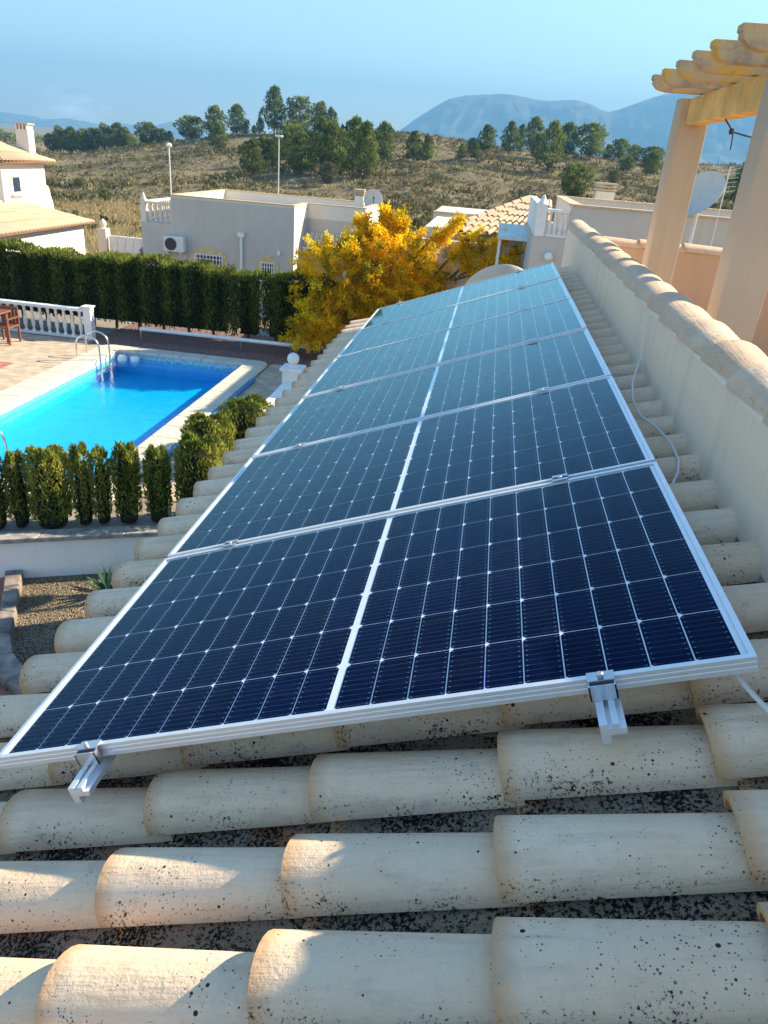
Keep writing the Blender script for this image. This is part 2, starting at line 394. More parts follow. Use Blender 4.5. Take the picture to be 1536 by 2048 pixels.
# ------------------------------------------------------------------ terrain
RX = np.array([-400,-160,-117,-111,-101,-93,-84,-77,-64,-54,-44,-34,-24,-17,-12,-4.7,0,7.3,18,30,38,52,62,120,400.])
RZ = np.array([-8,-6,-4.6,-5.2,-3.6,-1.9,-.4,.7,2.9,3.6,4.7,5.4,6.1,6.0,5.6,5.2,4.8,4.5,4.5,4.0,3.9,4.4,5.2,6,6.])
def ground_z(X, Y):
    X = np.asarray(X, float); Y = np.asarray(Y, float)
    Xr = X * 200 / np.clip(Y, 60, 400)
    zr = np.interp(Xr, RX, RZ)
    zb = -4.75 + np.clip(X, -60, 0) * .028
    near = np.interp(Y, [-50, 16, 26, 45], [-4.05, -4.05, -4.75, -4.75]) + np.where(Y > 22, np.clip(X, -60, 0) * .028, 0) * np.clip((Y-22)/20, 0, 1)
    s = np.clip((Y-46)/154, 0, 1); s = s**1.15 * (1 - .12*np.sin(s*np.pi))
    rise = zb + (zr - zb) * s
    rough = (np.sin(X*.21+Y*.13) * np.sin(Y*.17-X*.07) * .45 + np.sin(X*.07+2) * np.cos(Y*.11) * .5 + .22*np.sin(Y*.62+np.sin(X*.08)*2)) * np.clip((Y-55)/40, 0, 1) * np.clip((215-Y)/60, .25, 1)
    z = np.where(Y < 46, near, rise + rough)
    back = np.clip((Y-205)/250, 0, 1)
    z = np.where(Y > 205, zr - back*(zr+7) + rough*(1-back), z)
    side = np.clip((np.abs(X)-300)/500, 0, 1)
    return z*(1-side) + (-7)*side
def grid_axis(parts):
    return np.unique(np.concatenate([np.linspace(a, b, n) for a, b, n in parts]))
gx = grid_axis([(-5500,-400,10), (-400,-160,24), (-160,120,141), (120,400,20), (400,5500,10)])
gy = grid_axis([(-800,-20,8), (-20,50,22), (50,230,121), (230,520,24), (520,5800,12)])
GX, GY = np.meshgrid(gx, gy); GZ = ground_z(GX, GY)
nx, ny = len(gx), len(gy)
gm = bpy.data.meshes.new('ground')
gm.from_pydata(np.stack([GX.ravel(), GY.ravel(), GZ.ravel()], 1).tolist(), [], [(j*nx+i, j*nx+i+1, (j+1)*nx+i+1, (j+1)*nx+i) for j in range(ny-1) for i in range(nx-1)])
gm.polygons.foreach_set('use_smooth', [True]*len(gm.polygons)); gm.materials.append(M['ground'])
struct(obj('ground', gm))

MS = 1.4                                             # the ranges stand 3.5 to 5 km away
def mountain(name, prof, Y0, depth, seed):
    prof = np.array(prof, float)*MS; Y0 *= MS; depth *= MS; r = np.random.default_rng(seed)
    xs = np.linspace(prof[0,0], prof[-1,0], 160); top = np.interp(xs, prof[:,0], prof[:,1])
    for k in range(5): top += r.normal(0, 1, 1)[0] * 1.0 * np.sin(xs*(.02*2**k)+r.uniform(0, 6)) / (1.4**k)
    rows = [(-1.0, 0.0), (-.86, .14), (-.72, .30), (-.61, .41), (-.5, .52), (-.41, .62), (-.32, .72), (-.24, .80), (-.16, .88), (-.07, .95), (0, 1.0), (.5, .55), (1.0, 0)]
    vs = []
    for (d, h) in rows:
        sp = 1 + .0
        nz = sum(np.sin(xs*(.012*1.9**k)+r.uniform(0, 6)) * (.9**k) for k in range(5))
        zz = -22 + (top+22)*h + nz*18*4*h*(1-h)*np.clip((top+22)/150, .1, 1)
        yy = Y0 + depth*d + nz*depth*.09*4*h*(1-h)
        vs += list(zip(xs*sp, yy, zz))
    n = len(xs); fs = [(j*n+i, j*n+i+1, (j+1)*n+i+1, (j+1)*n+i) for j in range(len(rows)-1) for i in range(n-1)]
    m = bpy.data.meshes.new(name); m.from_pydata(vs, [], fs); m.polygons.foreach_set('use_smooth', [True]*len(fs)); m.materials.append(M['mountain'])
    return struct(obj(name, m))
mountain('mountain', [(-700,-25),(-520,20),(-384,72),(-325,120),(-257,163),(-207,190),(-156,204),(-87,213),(-17,216),(35,213),(96,208),(156,209),(224,214),(276,207),(313,194),(340,188),(380,198),(427,215),(473,235),(519,252),(625,290),(758,280),(855,256),(1200,180),(1600,-10)], 3000, 520, 3)
mountain('foothill', [(-180,-25),(-60,30),(40,62),(140,92),(220,98),(300,84),(390,66),(480,58),(600,70),(800,40),(1000,-25)], 2500, 300, 5)
mountain('mountain', [(-3200,60),(-2700,66),(-2248,40),(-2201,26),(-2143,2),(-2107,3),(-2082,14),(-2021,26),(-1925,35),(-1856,25),(-1822,10),(-1787,7),(-1716,20),(-1657,32),(-1565,33),(-1496,37),(-1438,56),(-1393,44),(-1349,22),(-1200,-24)], 3500, 420, 9)
mountain('foothill', [(-2400,-10),(-2000,-12),(-1800,-4),(-1600,-14),(-1300,-10),(-1000,-20),(-700,-24)], 2700, 240, 11)

# ------------------------------------------------------------------ own house: roof, parapet, terrace
SL = 0.3514906; CA, SA = math.cos(SL), math.sin(SL)
def RP(u, v, n): return (u*CA - n*SA, v, u*SA + n*CA)

house = thing('tiled_house', 'sloping clay tiled roof with rendered parapet and terrace carrying the solar panels', 'house', (0, 0, 0))
MB().prism([(-.12,-4.0),(1.85,-4.0),(1.85,.38),(-.12,-.40)], lambda x, z: (x, -3.4, z), lambda x, z: (x, 6.85, z)).build('wall', M['white_wall'], house)
roof = MB().prism([(-.40,-.235),(2.0,-.235),(2.0,-.285),(-.40,-.285)], lambda u, n: RP(u, -3.3, n), lambda u, n: RP(u, 6.92, n)).build('roof', M['concrete'], house)

def tile_mesh(name, mat, L, w0, w1, h0, h1, th, seg=12, rise=.012, flip=1):
    b = MB(); rings = []
    for x, w, h, rz in ((0, w0, h0, rise), (L*.5, (w0+w1)/2, (h0+h1)/2, rise*.4), (L, w1, h1, -.004)):
        for k, off in (('o', 0), ('i', th)):
            rings.append([(x, (w-off)*math.cos(math.pi*j/seg)*(1 - .10*math.sin(math.pi*j/seg)**2), flip*((h-off)*math.sin(math.pi*j/seg)**.85) + rz*flip) for j in range(seg+1)])
    o0, i0, o1, i1, o2, i2 = rings
    vs = o0+i0+o1+i1+o2+i2; n = seg+1; fs = []
    def strip(a, c):
        for j in range(seg): fs.append((a*n+j, a*n+j+1, c*n+j+1, c*n+j))
    strip(0, 2); strip(2, 4); strip(3, 1); strip(5, 3); strip(1, 0); strip(4, 5)
    for a, c, d, e in ((0, 2, 3, 1), (2, 4, 5, 3)):
        for j in (0, seg): fs.append((a*n+j, c*n+j, d*n+j, e*n+j))
    b.add(vs, fs); return b.mesh(name, mat, 50)
cover_me = [tile_mesh('cover_tile', M['tile'], .455, .088+d, .073+d*.5, .080, .062, .014, 12, .022) for d in (0, .002, -.002)]
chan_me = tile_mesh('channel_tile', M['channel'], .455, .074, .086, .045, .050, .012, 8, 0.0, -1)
PITCH, EXPO = .2265, .4095
V0, U0 = -.028, 1.226
rows = range(-6, 31); colsk = range(-4, 2)
for i in rows:
    v = V0 + i*PITCH
    for k in colsk:
        u = U0 + k*EXPO
        if v > 6.9: continue
        j = lambda s: random.uniform(-s, s)
        uu = u + j(.008)
        obj('cover_tile', cover_me[(i*7+k*3) % 3], roof, RP(uu, v + j(.005), -.210 + j(.003)), (j(.02), -SL + j(.006), j(.014)))
        vc = v + PITCH/2
        if vc < 6.85:
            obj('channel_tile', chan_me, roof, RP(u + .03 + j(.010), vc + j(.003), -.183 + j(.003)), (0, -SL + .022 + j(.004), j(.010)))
# mortar bed along the parapet
MB().prism([(1.89,-.235),(1.935,-.235),(1.935,-.165),(1.92,-.17)], lambda u, n: RP(u, -3.3, n), lambda u, n: RP(u, 6.9, n)).build('mortar_fillet', M['concrete'], house)

par = MB().box(1.86, 2.10, -3.4, 7.75, -4.0, .822).build('parapet_wall', M['parapet'], house, bevel=.012)
cop_me = tile_mesh('coping_tile', M['coping_tile'], .43, .084, .114, .056, .086, .016, 14, .0)
y = -3.3; n = 0
while y < 7.5:
    obj('coping_tile', cop_me, par, (1.968 + random.uniform(-.006, .006), y, .818 + random.uniform(0, .005)), (0, -.006, math.pi/2 + random.uniform(-.015, .015))); y += .372; n += 1
tw = MB().box(2.10, 7.2, 7.55, 7.75, -4.0, .70).build('terrace_wall', M['wall_warm'], house, bevel=.01)
cop2 = tile_mesh('coping_tile', M['coping_tile'], .50, .125, .112, .080, .072, .015, 12, .006)
x = 2.16
while x < 7.0:
    obj('coping_tile', cop2, tw, (x, 7.65, .695), (0, 0, random.uniform(-.012, .012))); x += .47
MB().box(2.10, 7.2, -3.4, 7.55, -.42, -.30).build('terrace_floor', M['terrace_floor'], house)
MB().box(2.10, 7.2, -3.4, 7.55, -4.0, -.43).build('wall', M['white_wall'], house)

# pergola on the terrace
pg = thing('pergola', 'weathered ochre pergola on square rendered pillars rising behind the parapet', 'pergola', (2.65, 5, -.30))
def under(o, par_):                                   # child built in world coordinates
    o.matrix_parent_inverse = Matrix.Translation(-Vector(par_.location)); return o
for yc in (6.53, 3.96):
    under(MB().box(2.525, 2.785, yc-.13, yc+.13, -.31, 2.04 if yc > 5 else 2.055).build('column', M['column'], pg, bevel=.012), pg)
for yc in (6.53, 3.96):
    under(MB().box(5.6, 5.86, yc-.13, yc+.13, -.31, 2.04).build('column', M['column'], pg, bevel=.012), pg)
for x0 in (2.59, 5.67):
    under(MB().box(x0, x0+.13, 4.09, 6.40, 1.83, 2.035).build('beam', M['ochre_beam'], pg, bevel=.008), pg)
RAFT = [3.62, 4.20, 4.68, 5.19, 5.72, 6.16]
raf_b = MB()
prof = [(2.20,2.165),(2.20,2.128),(2.213,2.125),(2.213,2.10),(2.255,2.06),(2.33,2.045),(6.15,2.045),(6.3,2.10),(6.3,2.165)]
raf_b.prism([(x_-2.2, z_-2.04) for x_, z_ in prof], lambda x_, z_: (x_, -.055, z_), lambda x_, z_: (x_, .055, z_))
raf_me = raf_b.mesh('rafter', M['rafter'])
for yr in RAFT:
    o = obj('rafter', raf_me, pg, (2.2, yr, 2.042)); under(o, pg)
    bv = o.modifiers.new('bevel', 'BEVEL'); bv.width = .012; bv.segments = 2
wire = [(2.66, 5.35, 1.83), (2.67, 5.2, 1.775), (2.67, 5.12, 1.74), (2.66, 5.05, 1.735), (2.66, 4.7, 1.70), (2.655, 4.3, 1.665), (2.65, 4.10, 1.66)]
under(MB().tube(wire, .006, 6).tube([(2.67,5.12,1.74),(2.675,5.09,1.72),(2.67,5.05,1.66),(2.67,5.04,1.62)], .005, 6).lathe([(.014,-.02),(.02,0),(.014,.02)], (2.67,5.13,1.742), 8).build('hanging_wire', M['dark_metal'], pg), pg)

# ------------------------------------------------------------------ solar panels
PW, PD, GAP, TH = 1.755, 1.038, .020, .035
fr = MB()
lip = .0125
grooves = [(0,0),(0,-.006),(.0012,-.0075),(.0012,-.0105),(0,-.012),(0,-.018),(.0012,-.0195),(.0012,-.0225),(0,-.024),(0,-.035),(.022,-.035),(.022,-.033),(.003,-.033),(.003,-.005),(lip,-.0035),(lip,0)]
fr.prism(grooves, lambda d, z: (0+d*0+.0, d, z), lambda d, z: (PW, d, z))
fr.prism(grooves, lambda d, z: (0, PD-d, z), lambda d, z: (PW, PD-d, z))
e = .0005
fr.prism(grooves, lambda d, z: (d, lip+e, z-.0003), lambda d, z: (d, PD-lip-e, z-.0003))
fr.prism(grooves, lambda d, z: (PW-d, lip+e, z-.0003), lambda d, z: (PW-d, PD-lip-e, z-.0003))
frame_me = fr.mesh('frame', M['aluminium'])
lam_me = MB().box(.006, PW-.006, .006, PD-.006, -.0105, -.0065).mesh('laminate', M['backsheet'])
glass_me = MB().add([(lip*.6,lip*.6,-.0042),(PW-lip*.6,lip*.6,-.0042),(PW-lip*.6,PD-lip*.6,-.0042),(lip*.6,PD-lip*.6,-.0042)], [(0,1,2,3)]).mesh('glass_pane', M['glass'])
cw, ch, cc = .0819, .1647, .0085
def cellm(side):
    a, b = cw/2, ch/2
    P = [(-a,-b),(a-cc,-b),(a,-b+cc),(a,b-cc),(a-cc,b),(-a,b)]
    P = [(side*p[0], p[1]) for p in P]
    return MB().prism(P, lambda x_, y_: (x_, y_, -.0002), lambda x_, y_: (x_, y_, .0004)).mesh('cell', M['cell'])
cell_me = {1: cellm(1), -1: cellm(-1)}
jb_me = MB().box(PW/2-.08, PW/2+.08, PD*.45, PD*.55, -.030, -.0108).mesh('junction_box', M['dark'])
tilt = [(0,0), (.0016,.0008), (-.0022,0), (.0030,-.0010), (.0012,.0014), (-.0016,0)]
names = ['nearest solar panel, its front frame edge overhanging the bare tiles', 'second solar panel from the front edge of the array', 'third solar panel from the front edge of the array', 'fourth solar panel from the front, third from the far end', 'fifth solar panel from the front, next to the farthest one', 'farthest solar panel, at the end of the array by the yellow tree']
for i in range(6):
    t = thing('solar_panel', names[i], 'solar panel', group='row of solar panels on the tiled roof')
    t.location = RP(0, i*(PD+GAP), 0); t.rotation_euler = (tilt[i][0], -SL + tilt[i][1], 0)
    obj('frame', frame_me, t); lam = obj('laminate', lam_me, t); obj('glass_pane', glass_me, t); obj('junction_box', jb_me, t)
    for half in (0, 1):
        for a in range(10):
            xx = (.0235 + (a+.5)*.0845) if half == 0 else (PW - .0235 - (a+.5)*.0845)
            for b in range(6):
                obj('cell', cell_me[1 if half == 0 else -1], lam, (xx, .0165 + (b+.5)*.1675, -.0062))

# rails and clamps
rail_prof = [(-.020,0),(-.0045,0),(-.0045,-.010),(.0045,-.010),(.0045,0),(.017,0),(.017,-.012),(.030,-.013),(.030,-.026),(-.002,-.026),(-.002,-.046),(-.020,-.046)]
for ri, (uc, uc2, lab) in enumerate(((.272, .235, 'aluminium mounting rail under the eave side of the solar panels'), (1.462, 1.425, 'aluminium mounting rail under the parapet side of the solar panels'))):
    t = thing('mounting_rail', lab, 'rail', RP(uc, 0, 0), 'rails carrying the solar panels')
    uo = lambda v_: uc + (uc2-uc)*v_/6.4
    v0, v1 = -.098, 6.40
    b = MB(); b.prism(rail_prof, lambda a, z: RP(uo(v0)+a, v0, z-TH-.001), lambda a, z: RP(uo(v1)+a, v1, z-TH-.001))
    under(b.build('rail_bar', M['aluminium'], t), t)
    Mr = Euler((0, -SL, 0)).to_matrix()
    for ci in range(7):
        vv = ci*(PD+GAP) - GAP/2
        if ci == 0:
            c = MB().obox(RP(uo(0), -.0125, -.0175), .054, .003, .040, Mr).obox(RP(uo(0), .001, .0022), .054, .028, .003, Mr).obox(RP(uo(0)-.0255, -.020, -.0185), .003, .014, .036, Mr).obox(RP(uo(0)+.0255, -.020, -.0185), .003, .014, .036, Mr).obox(RP(uo(0), -.0255, -.0175), .054, .003, .036, Mr)
            bo = (uo(0), -.008, .0045)
        elif ci == 6:
            vv = 6*PD + 5*GAP
            c = MB().obox(RP(uo(vv), vv+.002, .0025), .05, .026, .003, Mr).obox(RP(uo(vv), vv+.0135, -.016), .05, .003, .036, Mr)
            bo = (uo(vv), vv+.006, .005)
        else:
            c = MB().obox(RP(uo(vv), vv-.0155, .0045), .05, .013, .003, Mr).obox(RP(uo(vv), vv+.0155, .0045), .05, .013, .003, Mr).obox(RP(uo(vv), vv-.0082, -.006), .05, .0022, .022, Mr).obox(RP(uo(vv), vv+.0082, -.006), .05, .0022, .022, Mr).obox(RP(uo(vv), vv, -.018), .05, .0164, .003, Mr)
            bo = (uo(vv), vv, -.004)
        co = under(c.build('clamp', M['clamp_metal'], t), t)
        bb = MB().lathe([(.0065,0),(.0065,.012),(.005,.014)], (0,0,0), 10).build('bolt', M['clamp_metal'], co)
        bb.location = RP(*bo); bb.rotation_euler = (0, -SL, 0)
    for vv in (.55, 2.1, 3.7, 5.3):
        h = MB().obox(RP(uo(vv)-.004, vv, -.115), .006, .035, .075, Mr).obox(RP(uo(vv)+.05, vv, -.150), .11, .035, .006, Mr)
        under(h.build('roof_hook', M['clamp_metal'], t), t)

# white cable on the parapet and the one at the front corner
tag(MB().tube([(1.845,2.56,.80),(1.842,2.53,.70),(1.838,2.5,.60),(1.80,2.35,.575),(1.76,2.18,.56),(1.74,2.0,.53),(1.745,1.8,.52),(1.775,1.6,.535),(1.795,1.45,.53),(1.79,1.3,.525),(1.775,1.22,.51),(1.74,1.13,.49),(1.69,1.08,.50)], .0045, 6).build('cable', M['cable'], smooth=True), 'thin white cable hanging down the parapet to the panels', 'cable')
tag(MB().tube([RP(1.70,.10,-.05),RP(1.735,.01,-.085),RP(1.765,-.055,-.108),RP(1.79,-.10,-.112),RP(1.83,-.15,-.110),RP(1.9,-.2,-.10)], .0055, 6).build('cable', M['cable'], smooth=True), 'short white cable on the tiles at the front panel corner', 'cable')

# ------------------------------------------------------------------ pool terrace
DZ = -3.0
PX0, PX1, PY0, PY1 = -6.87, -3.93, 7.35, 14.30
pool = thing('swimming_pool', 'rectangular swimming pool of bright blue water with pale stone coping', 'pool', ((PX0+PX1)/2, (PY0+PY1)/2, -3.5))
FZ = -3.45
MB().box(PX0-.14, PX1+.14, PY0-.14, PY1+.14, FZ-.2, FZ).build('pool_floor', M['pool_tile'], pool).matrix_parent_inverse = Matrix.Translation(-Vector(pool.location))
bw = MB()
bw.box(PX0-.15, PX0+.002, PY0-.15, PY1+.15, FZ+.001, DZ-.002); bw.box(PX1-.002, PX1+.15, PY0-.15, PY1+.15, FZ+.001, DZ-.002)
bw.box(PX0+.002, PX1-.002, PY0-.15, PY0+.002, FZ+.001, DZ-.002); bw.box(PX0+.002, PX1-.002, PY1-.002, PY1+.15, FZ+.001, DZ-.002)
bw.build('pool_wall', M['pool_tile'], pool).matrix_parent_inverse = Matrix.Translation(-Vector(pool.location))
CW = .46
for a in ((PX0+.0022,PX0+.012,PY0+.013,PY1-.013),(PX1-.012,PX1-.0022,PY0+.013,PY1-.013),(PX0+.0022,PX1-.0022,PY0+.0022,PY0+.012),(PX0+.0022,PX1-.0022,PY1-.012,PY1-.0022)):
    MB().box(a[0],a[1],a[2],a[3],-3.17,DZ-.008).build('waterline_band', M['waterline'], pool).matrix_parent_inverse = Matrix.Translation(-Vector(pool.location))
def cstone(poly):
    o = MB().prism(poly, lambda x_, y_: (x_, y_, DZ-.005), lambda x_, y_: (x_, y_, DZ+.055)).build('coping_stone', M['coping_stone'], pool, bevel=.012)
    o.matrix_parent_inverse = Matrix.Translation(-Vector(pool.location))
g = .004
def run(a, b, n): return [(a+(b-a)*i/n+g, a+(b-a)*(i+1)/n-g) for i in range(n)]
for a, b in run(PY0, PY1, 13):
    cstone([(PX1-.03,a),(PX1+CW,a),(PX1+CW,b),(PX1-.03,b)]); cstone([(PX0-CW,a),(PX0+.03,a),(PX0+.03,b),(PX0-CW,b)])
for a, b in run(PX0, PX1, 6):
    cstone([(a,PY1-.03),(b,PY1-.03),(b,PY1+.36),(a,PY1+.36)]); cstone([(a,PY0-CW),(b,PY0-CW),(b,PY0+.03),(a,PY0+.03)])
for cx, cy, sx, sy, dy in ((PX1,PY1,1,1,.36),(PX0,PY1,-1,1,.36),(PX1,PY0,1,-1,CW),(PX0,PY0,-1,-1,CW)):
    R_ = .26; pts = [(cx+sx*g, cy+sy*g), (cx+sx*CW, cy+sy*g)]
    for k in range(7):
        th = math.pi/2*k/6; pts.append((cx+sx*(CW-R_+R_*math.cos(th)), cy+sy*(dy-R_+R_*math.sin(th))))
    pts.append((cx+sx*g, cy+sy*dy)); cstone(pts)
struct(MB().add([(PX0-.1,PY0-.1,-3.10),(PX1+.1,PY0-.1,-3.10),(PX1+.1,PY1+.1,-3.10),(PX0-.1,PY1+.1,-3.10)], [(0,1,2,3)]).build('pool_water', M['water']))
# deck slab with a hole for the pool
deck = MB()
def WL(x, off=0.0): return 5.95 + (x+4.22)*.419 + off
def slab(poly): deck.prism(poly, lambda x_, y_: (x_, y_, -4.3), lambda x_, y_: (x_, y_, DZ-.018))
xa, xb = PX0-.16, PX1+.16
slab([(-12,WL(-12,.005)),(xa,WL(xa,.005)),(xa,18.0),(-12,18.0)]); slab([(xa,WL(xa,.005)),(xb,WL(xb,.005)),(xb,PY0-.16),(xa,PY0-.16)])
slab([(xa,PY1+.16),(xb,PY1+.16),(xb,18.0),(xa,18.0)]); slab([(xb,WL(xb,.005)),(-.13,WL(-.13,.005)),(-.13,18.0),(xb,18.0)])
deck = struct(deck.build('pool_deck', M['joint']))
pv_me = [MB().box(-.196,.196,-.196,.196,-.03,.0).mesh('paving_slab', M['paver']) for _ in range(1)]
def pave(x0, x1, y0, y1, s=.4):
    x = x0 + s/2
    while x < x1:
        yy = y0 + s/2
        while yy < y1:
            o = obj('paving_slab', pv_me[0], deck, (x, yy, DZ - .004 + random.uniform(-.002, .002)), (0, 0, random.choice((0, math.pi/2, math.pi)))); yy += s
        x += s
pave(PX1+CW+.02, -2.75, 7.4, 14.9); pave(-10.9, PX0-CW-.01, 9.4, 15.0)
struct(MB().box(-11,PX0-CW-.03,14.98,15.6,-3.05,-3.0).box(-7.8,-2.0,14.72,17.2,-3.05,-2.996).build('planting_strip', M['red_gravel']))
rb = struct(MB().box(-9.9,-8.25,11.6,12.6,-3.02,-2.99).build('red_paving', M['red_brick']))
struct(MB().box(-2.74,-.14,7.9,14.7,-3.03,-2.992).build('side_path', M['paver']))

def ladder(x, y, sx, label):
    t = thing('pool_ladder', label, 'pool ladder', (x, y, DZ))
    for dy in (0, .42):
        pth = [(x-.42*sx, y+dy, DZ-.02), (x-.42*sx, y+dy, DZ+.34)] + [(x-.17*sx-.25*sx*math.cos(a), y+dy, DZ+.34+.20*math.sin(a)) for a in np.linspace(.3, math.pi-.3, 9)] + [(x+.09*sx, y+dy, DZ+.30), (x+.10*sx, y+dy, DZ-.30)]
        under(MB().tube(pth, .018, 8).build('handrail', M['steel'], t, True), t)
    for z in (-.14, -.27):
        under(MB().box(x+.085*sx-.03, x+.085*sx+.05, y, y+.42, DZ+z-.012, DZ+z+.012).build('step', M['steel'], t), t)
ladder(PX0, 13.35, 1, 'steel pool ladder at the far left pool corner')
ladder(-5.55, 7.55, 1, 'steel pool handrail peeping above the near cypress bushes')
for k, (x, y, lab) in enumerate(((-6.62,14.02,'white floating dispenser nearest the pool ladder'),(-6.36,14.08,'white floating dispenser farther from the pool ladder'))):
    t = tag(MB().lathe([(.02,.09),(.07,.085),(.095,.05),(.10,0),(.085,-.05),(.03,-.09)], (x, y, -3.085), 14).build('pool_float', M['white'], None, True), lab, 'float', 'floats in the pool')
tag(MB().tube([(-3.40,8.4,-2.965),(-3.42,9.5,-2.965),(-3.40,11.2,-2.965),(-3.41,12.3,-2.965),(-3.40,13.25,-2.965)], .035, 8).build('blue_pipe', M['blue_plastic'], None, True), 'long blue pipe lying beside the right pool coping', 'pipe')

BAL = [(.045,0),(.045,.03),(.028,.05),(.024,.08),(.044,.16),(.050,.21),(.042,.27),(.024,.38),(.022,.45),(.034,.48),(.034,.51),(.026,.53),(.045,.55),(.045,.58)]
def baluster_me(n=10, s=1.0): return MB().lathe([(r*s, z) for r, z in BAL], (0,0,0), n).mesh('baluster', M['white'], True)
bal10 = baluster_me(12)
t = thing('balustrade', 'white balustrade on the pool terrace in front of the tall hedge', 'balustrade', (-9.9, 15.1, DZ))
under(MB().box(-12.6,-8.0,15.03,15.17,DZ,DZ+.05).build('bottom_rail', M['white'], t, bevel=.008), t)
under(MB().box(-12.6,-8.0,15.02,15.18,DZ+.63,DZ+.70).build('top_rail', M['white'], t, bevel=.012), t)
under(MB().box(-7.99,-7.81,15.01,15.19,DZ-.02,DZ+.73).box(-8.02,-7.78,14.98,15.22,DZ+.731,DZ+.765).build('pillar', M['white'], t, bevel=.008), t)
for k in range(23): under(obj('baluster', bal10, t, (-8.12-k*.195, 15.1, DZ+.05)), t)

t = thing('cover_roller', 'long white pool cover roller on thin legs before the hedge', 'cover roller', (-5.0, 15.6, DZ))
under(MB().tube([(-6.86,15.5,-2.73),(-2.6,15.5,-2.73)], .045, 12).build('roller_tube', M['white'], t, True), t)
for x in (-6.84, -4.4, -3.2): under(MB().box(x-.015,x+.015,15.48,15.52,DZ-.01,-2.76).build('leg', M['steel'], t), t)

t = thing('garden_table', 'brown garden table at the left edge of the pool terrace', 'table', (-9.75, 13.7, DZ))
under(MB().box(-10.4,-9.15,13.3,14.1,DZ+.68,DZ+.72).build('table_top', M['brown_resin'], t, bevel=.01), t)
for sx in (-10.3,-9.25):
    for sy in (13.38,14.02): under(MB().box(sx-.03,sx+.03,sy-.03,sy+.03,DZ-.005,DZ+.68).build('leg', M['brown_resin'], t), t)
t = thing('garden_chair', 'brown resin armchair beside the garden table and the balustrade', 'chair', (-9.35, 14.2, DZ))
cx_, cy_ = -9.33, 14.05; t.scale = (.86, .86, .86)
under(MB().box(cx_-.25,cx_+.25,cy_-.25,cy_+.25,DZ+.40,DZ+.44).build('seat', M['brown_resin'], t, bevel=.008), t)
for k in range(5): under(MB().box(cx_-.24+k*.1,cx_-.16+k*.1,cy_+.25,cy_+.275,DZ+.44,DZ+.82).build('back_slat', M['brown_resin'], t), t)
under(MB().box(cx_-.25,cx_+.25,cy_+.245,cy_+.28,DZ+.821,DZ+.88).build('back_rail', M['brown_resin'], t), t)
for sx in (cx_-.23,cx_+.23):
    for sy in (cy_-.23,cy_+.23): under(MB().box(sx-.022,sx+.022,sy-.022,sy+.022,DZ-.005,DZ+.40).build('leg', M['brown_resin'], t), t)
    under(MB().box(sx-.025,sx+.025,cy_-.25,cy_+.25,DZ+.62,DZ+.65).box(sx-.02,sx+.02,cy_-.25,cy_-.21,DZ+.44,DZ+.62).build('armrest', M['brown_resin'], t), t)

# retaining wall (line above), gravel bed, kerb, stones, agave
t = thing('retaining_wall', 'low white garden wall with grey coping below the cypress bushes', 'wall', (-4.2, 5.9, -3.6))
under(MB().prism([(-12,WL(-12,-.17)),(-.13,WL(-.13,-.17)),(-.13,WL(-.13,-.02)),(-12,WL(-12,-.02))], lambda x_, y_: (x_, y_, -4.2), lambda x_, y_: (x_, y_, -3.02)).build('wall_body', M['white_wall'], t), t)
for k in range(13):
    a = -12+k*.912; b_ = a+.904
    under(MB().prism([(a,WL(a,-.23)),(b_,WL(b_,-.23)),(b_,WL(b_,.0)),(a,WL(a,.0))], lambda x_, y_: (x_, y_, -3.018), lambda x_, y_: (x_, y_, -2.955)).build('coping_slab', M['concrete'], t, bevel=.01), t)
GZ0 = -3.52
gr = struct(MB().add([(-11,-3.4,GZ0),(-.13,-3.4,GZ0),(-.13,WL(-.13,-.1),GZ0),(-11,WL(-11,-.1),GZ0)], [(0,1,2,3)]).build('gravel_bed', M['gravel']))
kin = [(-4.00,5.86),(-3.80,5.45),(-3.58,5.03),(-3.42,4.68),(-3.20,4.38),(-2.90,4.15),(-2.35,4.0)]
kout = [(-4.18,5.79),(-3.97,5.42),(-3.75,5.02),(-3.62,4.62),(-3.38,4.24),(-3.0,3.93),(-2.35,3.78)]
kt = thing('bed_kerb', 'curved grey stone kerb edging the gravel bed', 'kerb', (-3.6, 5, GZ0))
for k in range(6):
    q = [kin[k], kin[k+1], kout[k+1], kout[k]]
    q = [(p[0]*.995+sum(a[0] for a in q)/4*.005, p[1]*.995+sum(a[1] for a in q)/4*.005) for p in q]
    under(MB().prism(q, lambda x_, y_: (x_, y_, GZ0-.05), lambda x_, y_: (x_, y_, GZ0+.13)).build('kerb_stone', M['terrazzo'], kt, bevel=.015), kt)
struct(MB().prism(kout + [(-2.35,2.0),(-11,2.0),(-11,WL(-11,-.2)),(-4.2,WL(-4.2,-.18))], lambda x_, y_: (x_, y_, GZ0+.002), lambda x_, y_: (x_, y_, GZ0+.03)).build('garden_path', M['red_brick']))
def rock(r, seed):
    bm = bmesh.new(); bmesh.ops.create_icosphere(bm, subdivisions=2, radius=r); q = random.Random(seed)
    ph = [q.uniform(0, 6) for _ in range(4)]
    for v_ in bm.verts:
        c = v_.co; f = 1 + .16*math.sin(c.x/r*2.3+ph[0]) + .14*math.sin(c.y/r*2.9+ph[1]) + .10*math.sin(c.z/r*4+ph[2]); v_.co = c*f; v_.co.z *= .7
    m = bpy.data.meshes.new('rock'); bm.to_mesh(m); bm.free(); m.materials.append(M['terrazzo']); m.polygons.foreach_set('use_smooth', [True]*len(m.polygons)); return m
